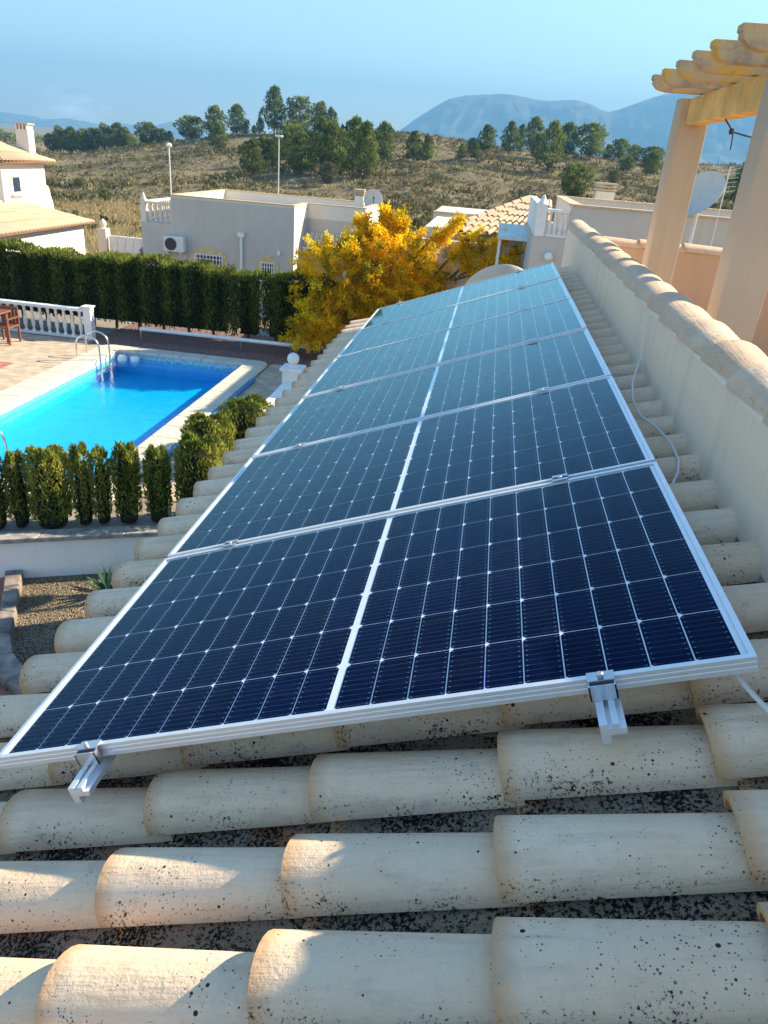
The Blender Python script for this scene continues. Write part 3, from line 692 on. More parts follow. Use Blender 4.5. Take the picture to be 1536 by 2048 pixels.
for k, (x, y, r, lab) in enumerate(((-3.10,3.66,.13,'grey rock nearest the kerb below the eave'),(-3.32,3.90,.10,'small grey rock at the left picture edge by the kerb'),(-2.98,3.44,.11,'grey rock lowest of those beside the kerb'))):
    tag(obj('rock', rock(r, k), None, (x, y, GZ0+.06)), lab, 'rock', 'rocks beside the gravel bed')
# loose pebbles
pb = []; q = rng
N = 11000; px = q.uniform(-4.0,-2.1,N); py = q.uniform(4.0,6.5,N); ok = (py < WL(px, -.19)) & (px > np.interp(py, [p[1] for p in kin][::-1], [p[0] for p in kin][::-1])+.03)
px, py = px[ok], py[ok]; N = len(px); r = q.uniform(.005,.012,N); ang = q.uniform(0, 6.28, N)
oct_ = np.array([(1,0,0),(0,1,0),(-1,0,0),(0,-1,0),(0,0,.7),(0,0,-.7)]); of = np.array([(0,1,4),(1,2,4),(2,3,4),(3,0,4),(1,0,5),(2,1,5),(3,2,5),(0,3,5)])
V = oct_[None]*r[:,None,None]*np.stack([q.uniform(.8,1.4,N), q.uniform(.7,1.1,N), np.ones(N)],1)[:,None,:]
ca, sa = np.cos(ang)[:,None], np.sin(ang)[:,None]
V = np.stack([V[...,0]*ca-V[...,1]*sa+px[:,None], V[...,0]*sa+V[...,1]*ca+py[:,None], V[...,2]+GZ0+r[:,None]*.3], -1)
pm = bpy.data.meshes.new('pebbles'); pm.from_pydata(V.reshape(-1,3).tolist(), [], (of[None]+np.arange(N)[:,None,None]*6).reshape(-1,3).tolist()); pm.materials.append(M['gravel'])
tag(obj('pebbles', pm), 'loose tan pebbles covering the gravel bed', 'gravel', kind='stuff')
P, D = [], []
ag = thing('agave', 'small spiky agave growing in the gravel bed by the eave', 'plant', (-2.90, 5.80, GZ0))
for k in range(16):
    a = k*2.4; el = .5 + .07*(k % 9); d = Vector((math.cos(a)*math.cos(el), math.sin(a)*math.cos(el), math.sin(el))); s_ = d.cross(Vector((0,0,1))).normalized(); L_ = random.uniform(.30,.46)
    u_ = s_.cross(d)
    vs = [s_*.022, u_*-.012, s_*-.022] ; vs2 = [d*L_*.5+s_*.026+u_*.01, d*L_*.5-u_*.012, d*L_*.5-s_*.026+u_*.01]; tip = d*L_+Vector((0,0,-.02))
    MB().add(vs+vs2+[tip], [(0,1,4,3),(1,2,5,4),(2,0,3,5),(3,4,6),(4,5,6),(5,3,6),(0,2,1)]).build('leaf', M['agave'], ag)

# side wall with ball finial
t = thing('garden_wall', 'low white garden wall ending in a pillar with a stone ball', 'wall', (-2.4, 12, DZ))
under(MB().box(-2.50,-2.28,9.9,12.2,DZ-.01,-2.62).build('wall_body', M['white_wall'], t, bevel=.01), t)
under(MB().box(-2.54,-2.20,12.2,12.54,DZ-.01,-2.42).box(-2.58,-2.16,12.16,12.58,-2.419,-2.36).build('pillar', M['white'], t, bevel=.01), t)
under(MB().lathe([(.10,0),(.10,.03),(.05,.05)]+[(.115*math.sin(a), .15-.115*math.cos(a)) for a in np.linspace(.5, math.pi-.02, 10)], (-2.37,12.37,-2.36), 18).build('ball_finial', M['white'], t, True), t)

# ------------------------------------------------------------------ cypress shrubs and hedges
def cyp_leaves(n, x0, x1, y0, y1, z0, z1, size=.07, rnd=.25, open_=.0):
    cx, cy = (x0+x1)/2, (y0+y1)/2; hx, hy = (x1-x0)/2, (y1-y0)/2; H = z1-z0
    t = q.uniform(0, 2*np.pi, n); zf = q.uniform(0, 1, n)**.8; zf = np.where(q.random(n) < .22, q.uniform(.93, 1, n), zf)
    e_ = 3.0
    c, s = np.cos(t), np.sin(t); ux, uy = np.sign(c)*np.abs(c)**(2/e_), np.sign(s)*np.abs(s)**(2/e_)
    z = z0 + H*zf
    taper = np.where(zf > .8, 1 - ((zf-.8)/.2)**2*rnd, 1) * (.92 + .10*zf)
    z = z + np.where(zf > .75, 1, 0) * H*.07*np.sin(t*3+cx*17) * (zf-.75)*4
    lm = 1 + .05*lump(cx+ux*hx*2, uy*hy*2, z*1.2, 1.6) + .10*np.sin(t*5+cx*9)
    inn = np.where(zf > .92, q.uniform(0, 1, n)**.5, 1 - q.random(n)**2*.28) * lm * taper
    X, Y = cx + ux*hx*inn, cy + uy*hy*inn
    P = np.stack([X, Y, z + .03*lump(X*3, Y*3, z) * (zf > .9)], 1)
    D = np.stack([ux*.35+q.normal(0,.28,n), uy*.35+q.normal(0,.28,n), 1.0+q.normal(0,.3,n)], 1)
    tint = .42 + .30*np.clip((inn-.85)/.2, -1, 1)*.6 + q.normal(0, .16, n) + .10*lump(X*2.5, Y*2.5, z*2) + .22*(zf-.55)  # leaves tinted lighter towards the top, sunlit tops painted in
    return P, D, q.uniform(.6, 1.3, n)*size, q.uniform(.22, .42, n)*size, tint
def cypress(name, label, cat, x0, x1, y0, y1, z0, z1, n, size=.06, mat='cypress', group=None, core=.10, bright=0.0, rnd=.25):
    t = thing(name, label, cat, ((x0+x1)/2, (y0+y1)/2, z0), group)
    P, D, L, W, ti = cyp_leaves(n, x0, x1, y0, y1, z0+.02, z1, size, rnd)
    under(obj('foliage', leaf_mesh('foliage', M[mat], P, D, L, W, ti+bright), t), t)
    c = core; ins = lambda a, b: (a+c*min(1, (b-a)), b-c*min(1, (b-a)))
    (a0, a1), (b0, b1) = ins(x0, x1), ins(y0, y1)
    k = MB(); zs = [(z0-.03, .75), (z0+.08, .85), (z0+(z1-z0)*.5, .9), (z1-.22, .75), (z1-.12, .4)]  # solid dark core added inside the foliage to stop light leaking through
    nseg = 10; cx, cy = (a0+a1)/2, (b0+b1)/2
    vs = []
    for z, f in zs:
        for j in range(nseg):
            th = 2*math.pi*j/nseg; cc_, ss_ = math.cos(th), math.sin(th)
            vs.append((cx+(a1-a0)/2*f**.5*math.copysign(abs(cc_)**.7, cc_), cy+(b1-b0)/2*f**.5*math.copysign(abs(ss_)**.7, ss_), z))
    fs = [(i*nseg+j, i*nseg+(j+1) % nseg, (i+1)*nseg+(j+1) % nseg, (i+1)*nseg+j) for i in range(len(zs)-1) for j in range(nseg)] + [tuple(range((len(zs)-1)*nseg, len(zs)*nseg)), tuple(range(nseg))[::-1]]
    under(k.add(vs, fs).build('opaque_core', M['core'], t), t); return t
hx_n = 30000
def hedge(name, label, x0, x1, y0, y1, z0, z1, n, mat='hedge', group='tall clipped cypress hedges behind the pool'):
    t = thing(name, label, 'hedge', ((x0+x1)/2, (y0+y1)/2, z0), group)
    # front, top, back and end faces, thinned near the foot where trunks show
    face = q.choice(4, n, p=[.62,.24,.09,.05]); X = q.uniform(x0, x1, n); Zf = q.uniform(0, 1, n)**.85; Y = np.empty(n)
    wav = .10*np.sin(X*3.3)+.10*np.sin(X*11.5+.5*np.sin(X*3))+.05*lump(X, X*0, Zf*2, 2)
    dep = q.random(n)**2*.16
    Y = np.where(face == 0, y0+.12-wav*.8+dep, np.where(face == 2, y1-dep, q.uniform(y0+.05, y1, n)))
    top = z1 + .05*np.sin(X*1.7+.6)+.05*np.sin(X*5.3)+.03*np.sin(X*13)
    Z = np.where(face == 1, top - q.random(n)**2*.12, z0+.18+(top-z0-.2)*Zf)
    X = np.where(face == 3, np.where(q.random(n) < .5, x0, x1)+q.normal(0, .04, n), X)
    foot = Z < z0+.28+.14*np.sin(X*4.1)+.10*np.sin(X*9.7+2)
    keep = ~(foot & (q.random(n) < .80))
    gap = np.sin(X*2.35+.8)+.6*np.sin(X*5.9) > 1.45
    keep &= ~(gap & (face == 0) & (q.random(n) < .6))
    X, Y, Z, face, dep, m = X[keep], Y[keep], Z[keep], face[keep], dep[keep], keep.sum()
    out = np.where(face == 0, -1.0, np.where(face == 2, 1.0, 0))
    D = np.stack([q.normal(0, .35, m), out*.5+q.normal(0, .3, m), .9+q.normal(0, .35, m)], 1)
    ti = .46 - dep*2 + .12*np.sin(X*11.5+.5*np.sin(X*3)) + q.normal(0, .17, m) + .12*lump(X*1.4, Z*1.3, X*.7) + .34*(face == 1)  # top face tinted lighter, its sunlit look painted into the leaves
    under(obj('foliage', leaf_mesh('foliage', M[mat], np.stack([X, Y, Z], 1), D, q.uniform(.06, .13, m), q.uniform(.02, .04, m), ti), t), t)
    under(MB().box(x0+.12, x1-.12, y0+.30, y1-.2, z0+.24, z1-.12).build('opaque_core', M['core'], t), t)  # dark box added inside the hedge, blocks light and view through the leaves
    x = x0+.25
    while x < x1-.1:
        under(MB().tube([(x, y0+.45, z0-.05), (x+random.uniform(-.05,.05), y0+.45, z0+.6)], [.04,.03], 6).build('stem', M['bark'], t), t); x += random.uniform(.45, .7)
    return t
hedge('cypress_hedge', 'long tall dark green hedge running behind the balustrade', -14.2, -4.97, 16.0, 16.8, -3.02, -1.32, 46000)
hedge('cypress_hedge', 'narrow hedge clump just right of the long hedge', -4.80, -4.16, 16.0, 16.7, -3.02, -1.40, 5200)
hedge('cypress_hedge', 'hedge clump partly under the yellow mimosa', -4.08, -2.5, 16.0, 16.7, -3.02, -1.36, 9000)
CZ = -2.96
G = 'small cypress bushes along the garden wall'
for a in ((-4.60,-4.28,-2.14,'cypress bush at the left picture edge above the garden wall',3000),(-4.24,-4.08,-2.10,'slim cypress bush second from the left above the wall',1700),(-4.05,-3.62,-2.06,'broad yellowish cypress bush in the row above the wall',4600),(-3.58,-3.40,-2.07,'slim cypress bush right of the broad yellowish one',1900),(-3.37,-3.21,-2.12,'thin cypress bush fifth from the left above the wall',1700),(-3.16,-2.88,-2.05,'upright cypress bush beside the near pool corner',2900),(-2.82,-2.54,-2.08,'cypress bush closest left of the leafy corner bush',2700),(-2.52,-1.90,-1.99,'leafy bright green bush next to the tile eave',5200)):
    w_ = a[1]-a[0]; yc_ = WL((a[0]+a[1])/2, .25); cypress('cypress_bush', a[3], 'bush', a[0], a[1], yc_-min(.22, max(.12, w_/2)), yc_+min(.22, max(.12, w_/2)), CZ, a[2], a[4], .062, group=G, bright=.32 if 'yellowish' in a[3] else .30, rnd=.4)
cypress('cypress_bush', 'rounded green bush beside the blue pipe', 'bush', -2.98, -2.32, 8.3, 8.9, DZ, -2.22, 6000, .06, rnd=.5, bright=.16)
cypress('cypress_bush', 'rounded green bush behind the one by the blue pipe', 'bush', -2.72, -1.95, 9.1, 9.8, DZ, -2.20, 6000, .06, rnd=.5, bright=.14)

# ------------------------------------------------------------------ mimosa tree
mt = thing('mimosa_tree', 'large mimosa tree covered in golden yellow blossom', 'tree', (-.7, 16.9, -4.0))
lobes = [(-2.30,16.3,-1.40,.98,1.0,1.05),(-1.2,16.8,-.85,.95,1.1,.80),(-1.75,16.6,-1.25,1.0,1.0,.85),(-.45,16.9,-1.25,.62,.8,.5),(-1.1,16.6,-1.75,1.1,1.0,.55),(-2.75,15.5,-2.42,.50,.4,.26),(-2.5,15.7,-2.0,.55,.5,.45)]
plumes = [((-.2,16.8,-1.1),(.75,16.6,.0),.24),((.2,16.8,-1.1),(1.2,16.6,-.15),.26),((.4,16.6,-1.0),(1.9,16.5,-.30),.24),((.3,16.6,-1.1),(1.6,16.4,-.70),.22),((-.6,16.9,-.6),(.25,16.8,.12),.22),((-1.3,16.8,-.5),(-1.40,16.8,.16),.22),((-1.2,16.8,-.5),(-1.0,16.8,.08),.20),((-1.6,16.8,-.6),(-1.9,16.7,-.05),.2)]
br = MB()
br.tube([(-.7,16.9,-4.1),(-.75,16.9,-3.2),(-.9,16.85,-2.4),(-1.0,16.8,-1.7)], [.15,.13,.11,.08], 8)
SP = []
for (cx, cy, cz, rx, ry, rz) in lobes:
    br.tube([(-.95,16.85,-2.1),((cx-.95)/2-.1,(cy+16.85)/2,(cz-2.1)/2+.1),(cx,cy,cz)], [.06,.04,.02], 6)
    nsp = int(175*(rx*ry*rz)**.62)+16
    for _ in range(nsp):
        d = q.normal(size=3); d /= np.linalg.norm(d); rr = q.uniform(.62, 1.03)
        p_ = np.array((cx,cy,cz)) + d*rr*np.array((rx,ry,rz)); SP.append((p_, d + np.array((0,0,-.15)), .30, rr))
for a, b, w in plumes:
    a, b = np.array(a), np.array(b); br.tube([tuple(a), tuple((a+b)/2+np.array((0,0,.08))), tuple(b)], [.03,.022,.012], 5)
    for _ in range(26):
        f = q.uniform(.25, 1.05); p_ = a+(b-a)*f + q.normal(size=3)*w*.38*(1.1-f*.5); SP.append((p_, (b-a)/np.linalg.norm(b-a)+q.normal(size=3)*.7, .26, 1))
PP, DD, TT = [], [], []
for p_, d, ln, rr in SP:
    n = 100; d = d/np.linalg.norm(d); ax = q.uniform(0, 1, n)[:,None]
    ctr = p_ + d*ln*(ax-.3) + q.normal(size=(n,3))*.055*(1.2-ax*.6)
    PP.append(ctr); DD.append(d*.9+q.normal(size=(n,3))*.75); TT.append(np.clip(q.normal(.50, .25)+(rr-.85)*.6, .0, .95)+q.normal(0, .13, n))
PP, DD, TT = np.concatenate(PP), np.concatenate(DD), np.concatenate(TT)
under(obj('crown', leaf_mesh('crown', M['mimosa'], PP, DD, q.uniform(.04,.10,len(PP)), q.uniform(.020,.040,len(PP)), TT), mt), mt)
under(br.build('trunk', M['bark'], mt, True), mt)

# ------------------------------------------------------------------ neighbouring houses
cov_far = tile_mesh('cover_tile', M['far_tile'], .46, .070, .060, .080, .070, .014, 6)
def window(par_, x0, x1, z0, z1, y, arch=True, bars=7):
    tr = MB()
    o_ = .14; pts = [(x0-o_,z0-.1),(x0-o_,z1-.02)] + ([(x0+(x1-x0)*f, z1+.10+.16*math.sin(math.pi*f)) for f in (.0,.2,.4,.5,.6,.8,1.0)] if arch else [(x0-o_,z1+.12),(x1+o_,z1+.12)]) + [(x1+o_,z1-.02),(x1+o_,z0-.1)]
    tr.prism(pts, lambda a, b: (a, y-.035, b), lambda a, b: (a, y+.02, b))
    w = under(tr.build('window', M['yellow_trim'], par_), par_)
    g_ = MB().box(x0, x1, y-.045, y-.036, z0, z1).build('pane', M['glass_dark'], w)
    f_ = MB().box(x0, x0+.05, y-.075, y-.046, z0, z1).box(x1-.05, x1, y-.075, y-.046, z0, z1).box(x0+.05, x1-.05, y-.075, y-.046, z1-.05, z1).build('frame', M['white'], w)
    for k in range(bars):
        xx = x0+.05+(x1-x0-.1)*(k+.5)/bars
        b_ = MB().box(xx-.016, xx+.016, y-.115, y-.085, z0-.02, z1+.02).build('bar', M['white'], w)
    for zz in (z1-.19, z0+.3): MB().box(x0-.02, x1+.02, y-.130, y-.116, zz, zz+.03).build('grille_rail', M['white'], w)

hc = thing('flat_roofed_house', 'pale grey flat roofed house behind the hedge with barred windows', 'house', (-8.8, 28, -4.7))
HZ = -4.9
b = MB().box(-11.2,-6.36,28,34,HZ,-1.15).box(-12.42,-11.2,28,34,HZ,-1.64).box(-6.36,-4.0,30,34,HZ,-1.15)
under(b.build('wall', M['grey_wall'], hc), hc)
def parapet_ring(par_, segs, z0, z1, mat, capmat, capn):
    bb = MB(); cp = MB()
    for (x0, x1, y0, y1) in segs:
        bb.box(x0, x1, y0, y1, z0, z1)
    o = under(bb.build('parapet', mat, par_), par_)
    for (x0, x1, y0, y1) in segs:
        L_ = max(x1-x0, y1-y0); n_ = max(1, int(L_/.5))
        for k in range(n_):
            f0, f1 = k/n_, (k+1)/n_; gg = .004
            bx_ = MB().box(x0+(x1-x0)*f0+gg-.0, x0+(x1-x0)*f1-gg, y0-.03, y1+.03, z1+.001, z1+.035) if x1-x0 > y1-y0 else MB().box(x0-.03, x1+.03, y0+(y1-y0)*f0+gg, y0+(y1-y0)*f1-gg, z1+.001, z1+.035)
            c = bx_.build('coping_tile', capmat, o)
parapet_ring(hc, [(-11.2,-6.36,28.0,28.15),(-11.2,-11.05,28.15,33.85),(-6.51,-6.36,28.15,29.99),(-6.36,-4.15,30.0,30.15),(-11.2,-4.0,33.85,34.0),(-4.15,-4.0,30.0,33.85)], -1.149, -.62, M['cream_wall'], M['far_tile'], 8)
under(MB().box(-11.19,-6.37,27.985,27.998,HZ,-.70).build('facade', M['grey_wall'], hc), hc)
window(hc, -10.30, -9.15, -3.7, -2.62, 27.985, bars=8)
window(hc, -7.68, -7.08, -3.6, -2.70, 27.985, bars=5)
t_ = under(MB().tube([(-8.4,27.9,-1.86),(-8.4,27.9,-4.8)], .055, 10).box(-8.52,-8.28,27.82,27.98,-1.86,-1.70).build('drainpipe', M['white'], hc), hc)
under(MB().box(-6.98,-6.86,27.88,27.984,-2.42,-2.24).build('wall_lamp', M['white'], hc, bevel=.02), hc)
tb = thing('roof_balustrade', 'cream balustrade on the left roof terrace of the flat roofed house', 'balustrade', (-11.8, 28.1, -1.63))
balf = MB().lathe([(r*1.25, z*1.06) for r, z in BAL], (0,0,0), 8).mesh('baluster', M['cream_wall'], True)
under(MB().box(-12.40,-11.21,28.02,28.18,-.98,-.90).build('top_rail', M['cream_wall'], tb), tb)
for k in range(5): under(obj('baluster', balf, tb, (-12.05+k*.2, 28.1, -1.61)), tb)
under(MB().box(-12.42,-12.22,28.0,28.2,-1.64,-.82).lathe([(.02,.22),(.06,.12),(.09,.0)][::-1], (-12.32,28.1,-.82), 8).build('pillar', M['cream_wall'], tb), tb)
under(MB().box(-12.40,-12.26,28.2,33.8,-.98,-.90).box(-12.42,-12.22,33.8,34,-1.64,-.82).build('side_rail', M['cream_wall'], tb), tb)
for k in range(24): under(obj('baluster', balf, tb, (-12.33, 28.42+k*.225, -1.61)), tb)
# tiled canopy on the recessed part
cn = under(MB().prism([(29.2,-2.16),(30.0,-1.66),(30.0,-1.72),(29.2,-2.22)], lambda y_, z_: (-6.34, y_, z_), lambda y_, z_: (-4.0, y_, z_)).build('canopy', M['white'], hc), hc)
for k in range(12):
    for r_ in range(2):
        o = obj('cover_tile', cov_far, cn, (-6.22+k*.2, 29.2+r_*.38, -2.15+r_*.2375), (0, -.559, math.pi/2))
        o.rotation_euler = Matrix.Rotation(math.pi/2, 4, 'Z').to_3x3().__matmul__(Matrix.Rotation(-.559, 3, 'Y')).to_euler()
under(MB().box(-5.0,-4.62,33.0,33.38,-1.15,-.32).build('chimney', M['cream_wall'], hc), hc)
for k in range(4): under(MB().box(-5.04,-4.58,32.96,33.42,-.30+k*.07,-.27+k*.07).build('chimney_slat', M['far_tile'], hc), hc)
ac = thing('air_conditioner', 'white air conditioner unit on the flat roofed house wall', 'air conditioner', (-11.1, 27.8, -2.6))
under(MB().box(-11.42,-10.62,27.66,27.96,-2.62,-2.06).build('casing', M['ac'], ac, bevel=.02), ac)
under(MB().lathe([(.23,0),(.23,.02),(.20,.025),(.05,.012),(.05,.03)], (0,0,0), 20).build('fan_grille', M['dark_metal'], ac, True), ac).matrix_parent_inverse = Matrix.Translation(-Vector(ac.location)) @ Matrix.Translation((-11.13,27.66,-2.34)) @ Matrix.Rotation(math.pi/2, 4, 'X')
for x in (-11.3,-10.75): under(MB().box(x-.02,x+.02,27.68,27.985,-2.70,-2.625).build('bracket', M['ac'], ac), ac)
under(MB().tube([(-11.35,27.95,-2.62),(-11.35,27.95,-4.7)], .025, 6).tube([(-10.68,27.95,-2.62),(-10.68,27.95,-4.7)], .025, 6).build('pipes', M['ac'], ac), ac)

def dish(name, label, loc, r, face, post, mat='dish', roll_=0, arm=True):
    t = thing(name, label, 'satellite dish', loc)
    f = Vector(face).normalized(); Rm = f.to_track_quat('Z', 'Y').to_matrix().to_4x4()
    prof = [(r*a, .30*r*a*a) for a in (0.02,.2,.4,.6,.8,1.0)]; prof += [(r*1.01, .30*r+.012)] + [(r*a, .30*r*a*a+.012) for a in (1.0,.8,.6,.4,.2,.02)][1:]
    o = MB().lathe(prof, (0,0,0), 36, cap=False).build('reflector', M[mat], t, 60); o.matrix_local = Rm
    if arm:
        a = MB().tube([(0,-r*.9,.27*r),(0,-r*.55,.85*r),(0,-.1*r,1.0*r)], .018, 6).lathe([(.035,0),(.045,.08),(.02,.12)], (0,-.08*r,.92*r), 10).build('feed_arm', M['dark_metal'] if mat == 'dish' else M['ac'], t); a.matrix_local = Rm
    p_ = MB().tube([(0,0,-post),(0,0,-.1)] + [tuple(f*-.06)], .03, 8).build('pole', M['ac'], t)
    return t
dish('satellite_dish', 'small white satellite dish on the flat roofed house roof', (-4.25, 33.4, -.45), .42, (.2,-1,.35), .75)
dish('satellite_dish', 'beige satellite dish just beyond the far end of the panels', (1.22, 7.9, -.06), .42, (-.25,.85,.55), 1.0)
MB_ = MB().box(.9,1.5,7.6,8.3,-4.0,-1.0)
under(MB_.build('dish_plinth', M['white_wall'], house), house)

def lamp(label, x, y, z0, z1, head):
    t = thing('street_lamp', label, 'street lamp', (x, y, z0), 'street lamps at the foot of the hill')
    under(MB().tube([(x,y,z0-.1),(x,y,z0+1),(x,y,z1)], [.05,.04,.03], 8).build('pole', M['ac'], t, True), t)
    if head == 'disc': under(MB().lathe([(.03,-.08),(.12,-.04),(.15,.04),(.09,.10),(.02,.12)], (x,y,z1+.08), 14).build('lantern', M['white'], t, True), t)
    else: under(MB().box(x-.22,x+.22,y-.12,y+.12,z1,z1+.11).build('lantern', M['ac'], t, bevel=.03), t)
lamp('street lamp with round white head above the roof balustrade', -14.75, 36.6, -5.1, .90, 'disc')
lamp('street lamp with flat head in front of the pine grove', -11.94, 46.0, -5.0, 1.80, 'flat')

# left villa with tower
lv = thing('tower_villa', 'sunlit cream villa with a tower and orange tiled roofs', 'house', (-21, 30, -5))
under(MB().box(-26,-17.0,18,32.0,-6,-2.20).build('wall', M['cream_wall'], lv), lv)
def tile_roof(par_, name, P00, P10, P01, P11, rows_, per, mat=M['far_tile'], cov=None):
    P00, P10, P01, P11 = map(Vector, (P00, P10, P01, P11))
    nrm = (P10-P00).cross(P01-P00).normalized()
    if nrm.z < 0: nrm = -nrm
    bb = MB().add([P00,P10,P11,P01]+[p-nrm*.05 for p in (P00,P10,P11,P01)], [(0,1,2,3),(7,6,5,4),(0,4,5,1),(1,5,6,2),(2,6,7,3),(3,7,4,0)])
    o = under(bb.build(name, M['far_channel'], par_), par_)
    for i in range(rows_):
        f = (i+.5)/rows_; a, b_ = P00.lerp(P10, f), P01.lerp(P11, f); L_ = (b_-a).length
        if L_ < .15: continue
        n_ = max(1, round(L_/per)); d = (b_-a).normalized(); side = nrm.cross(d).normalized()
        R3 = Matrix((d, side, nrm)).transposed()
        for k in range(n_):
            c = obj('cover_tile', cov or cov_far, o)
            c.matrix_basis = Matrix.Translation(a+d*(L_*k/n_)) @ R3.to_4x4() @ Matrix.Diagonal((L_/n_/.41, 1, 1, 1))
    return o
cov_tall = tile_mesh('cover_tile', M['far_tile'], .46, .088, .080, .075, .065, .014, 5)
tile_roof(lv, 'lower_roof', (-16.6,20,-2.32), (-16.6,32.4,-2.32), (-18.9,20,-1.62), (-18.9,30.6,-1.62), 48, .8, cov=cov_tall)
tile_roof(lv, 'lower_roof', (-16.6,32.4,-2.32), (-21.0,32.4,-2.32), (-18.9,30.6,-1.62), (-20.0,30.6,-1.62), 14, .8, cov=cov_tall)
under(MB().box(-24,-18.9,24,29.2,-2.2,-1.48).build('upper_wall', M['cream_wall'], lv), lv)
under(MB().box(-24.5,-18.9,29.4,32.6,-2.2,.02).build('tower_wall', M['cream_wall'], lv), lv)
tw_ = under(MB().prism([(32.6,-2.2),(33.2,-2.2),(33.1,-1.7),(32.95,-1.4),(32.95,-1.25),(32.85,-1.05),(32.6,-.95)], lambda y_, z_: (-19.4, y_, z_), lambda y_, z_: (-18.95, y_, z_)).build('buttress', M['cream_wall'], lv), lv)
APX = (-21.7, 31.0, 1.05)
e0, e1, y0_, y1_, ze = -24.9, -18.5, 29.0, 33.0, -.02
tile_roof(lv, 'tower_roof', (e1,y0_,ze), (e1,y1_,ze), (-20.6,31.0,.75), (-20.6,31.02,.75), 16, .8, cov=cov_tall)
tile_roof(lv, 'tower_roof', (e0,y0_,ze), (e1,y0_,ze), (-22.8,31.0,.75), (-20.6,31.0,.75), 24, .8, cov=cov_tall)
tile_roof(lv, 'tower_roof', (e1,y1_,ze), (e0,y1_,ze), (-20.6,31.02,.75), (-22.8,31.02,.75), 20, .8, cov=cov_tall)
tile_roof(lv, 'tower_roof', (e0,y1_,ze), (e0,y0_,ze), (-22.8,31.02,.75), (-22.8,31.0,.75), 16, .8, cov=cov_tall)
under(MB().box(-19.68,-19.12,32.0,32.45,-.4,1.18).build('chimney', M['cream_wall'], lv), lv)
for k in range(4): under(MB().box(-19.68+k*.155,-19.60+k*.155,32.0,32.45,1.18,1.38).build('chimney_slat', M['cream_wall'], lv), lv)
under(MB().box(-19.74,-19.06,31.95,32.5,1.38,1.43).build('chimney_cap', M['far_tile'], lv), lv)
w = under(MB().box(-18.905,-18.86,29.95,30.65,-1.28,-.55).build('window', M['white'], lv), lv)
gp = MB().box(-18.86,-18.845,30.05,30.55,-1.18,-.62).build('pane', M['glass_dark'], w)
sl_ = MB().box(-18.9,-18.76,29.9,30.7,-1.34,-1.28).build('sill', M['cream_wall'], w)

gw = thing('boundary_wall', 'white and ochre boundary wall with a finial pillar between the two houses', 'wall', (-15, 34, -5))
under(MB().box(-16.9,-12.0,34.0,34.2,-6,-3.75).build('wall_body', M['yellow_trim'], gw), gw)
for k in range(12): under(MB().box(-16.85+k*.4,-16.47+k*.4,34.03,34.17,-3.749,-3.05).build('screen_block', M['white'], gw), gw)
under(MB().box(-17.35,-16.92,33.88,34.32,-6,-2.75).lathe([(.16,0),(.10,.05),(.16,.16),(.13,.3),(.02,.42)], (-17.13,34.1,-2.75), 10).build('pillar', M['cream_wall'], gw), gw)
np_ = thing('neighbour_pool', 'small teal neighbouring pool by the boundary wall', 'pool', (-15.3, 31.0, -4.75))
under(MB().box(-16.6,-12.6,28.9,33.2,-5.2,-4.62).build('pool_edge', M['coping_stone'], np_), np_)
under(MB().box(-16.2,-12.9,29.3,32.8,-4.619,-4.60).build('pool_surface', M['blue_plastic'], np_), np_)
sw = thing('side_wall', 'low ochre wall left of the flat roofed house', 'wall', (-13, 29, -5))
under(MB().prism([(-12.44,28.3),(-12.44,28.5),(-15.2,27.5),(-15.2,27.3)], lambda x_, y_: (x_, y_, -6), lambda x_, y_: (x_, y_, -2.95 if x_ > -13 else -3.45)).build('wall_body', M['cream_wall'], sw), sw)
cypress('garden_shrub', 'olive green shrub in front of the boundary wall', 'shrub', -13.6, -12.7, 30.0, 30.8, -4.7, -3.0, 2600, .13, 'olive', rnd=.6)

# right-hand neighbour
rn = thing('terraced_house', 'neighbouring house with flat roof terrace beyond the own terrace wall', 'house', (4, 16, -4))
under(MB().box(1.80,2.44,14.0,18.0,-4.2,.22).build('wall', M['grey_wall'], rn), rn)
under(MB().box(2.44,9.0,14.0,20.5,-4.2,.10).build('wall', M['grey_wall'], rn), rn)
parapet_ring(rn, [(2.44,6.2,14.0,14.16),(2.44,2.60,14.16,18.0),(2.44,9.0,18.0,18.16)], .101, .79, M['grey_wall'], M['far_tile'], 8)
under(MB().box(6.2,9.0,15.2,15.36,.101,.84).build('parapet', M['grey_wall'], rn), rn)
for k in range(9): under(obj('cover_tile', cov_far, rn, (6.3+k*.22, 14.2, .30), Matrix.Rotation(math.pi/2, 3, 'Z').to_euler()), rn)
under(MB().box(3.4,3.8,18.6,19.0,.1,.98).build('chimney', M['cream_wall'], rn), rn)
for k in range(3): under(MB().box(3.36,3.84,18.56,19.04,1.0+k*.07,1.03+k*.07).build('chimney_slat', M['far_tile'], rn), rn)
under(MB().lathe([(.085*math.sin(a), -.085*math.cos(a)) for a in np.linspace(.02, math.pi-.02, 9)], (2.15,13.90,-.12), 12).build('globe_lamp', M['white'], rn, True), rn)
under(MB().box(1.82,1.95,14.2,18.0,.221,.775).build('pool_shade_wall', M['white_wall'], rn), rn)  # added solid wall behind the balustrade, casts shade on the pool coping
rb_ = thing('balcony_balustrade', 'short white balustrade on the neighbouring house balcony', 'balustrade', (2.1, 14.05, .22))
balr = MB().lathe([(r*.8, z*.68) for r, z in BAL], (0,0,0), 10).mesh('baluster', M['white'], True)
under(MB().box(2.02,2.43,14.0,14.12,.225,.26).build('bottom_rail', M['white'], rb_), rb_)
under(MB().box(2.02,2.43,13.99,14.13,.66,.71).build('top_rail', M['white'], rb_), rb_)
under(MB().box(1.82,2.00,13.97,14.15,.221,.78).lathe([(.11,0),(.05,.08),(.02,.16)], (1.91,14.06,.78), 8).build('pillar', M['white'], rb_), rb_)
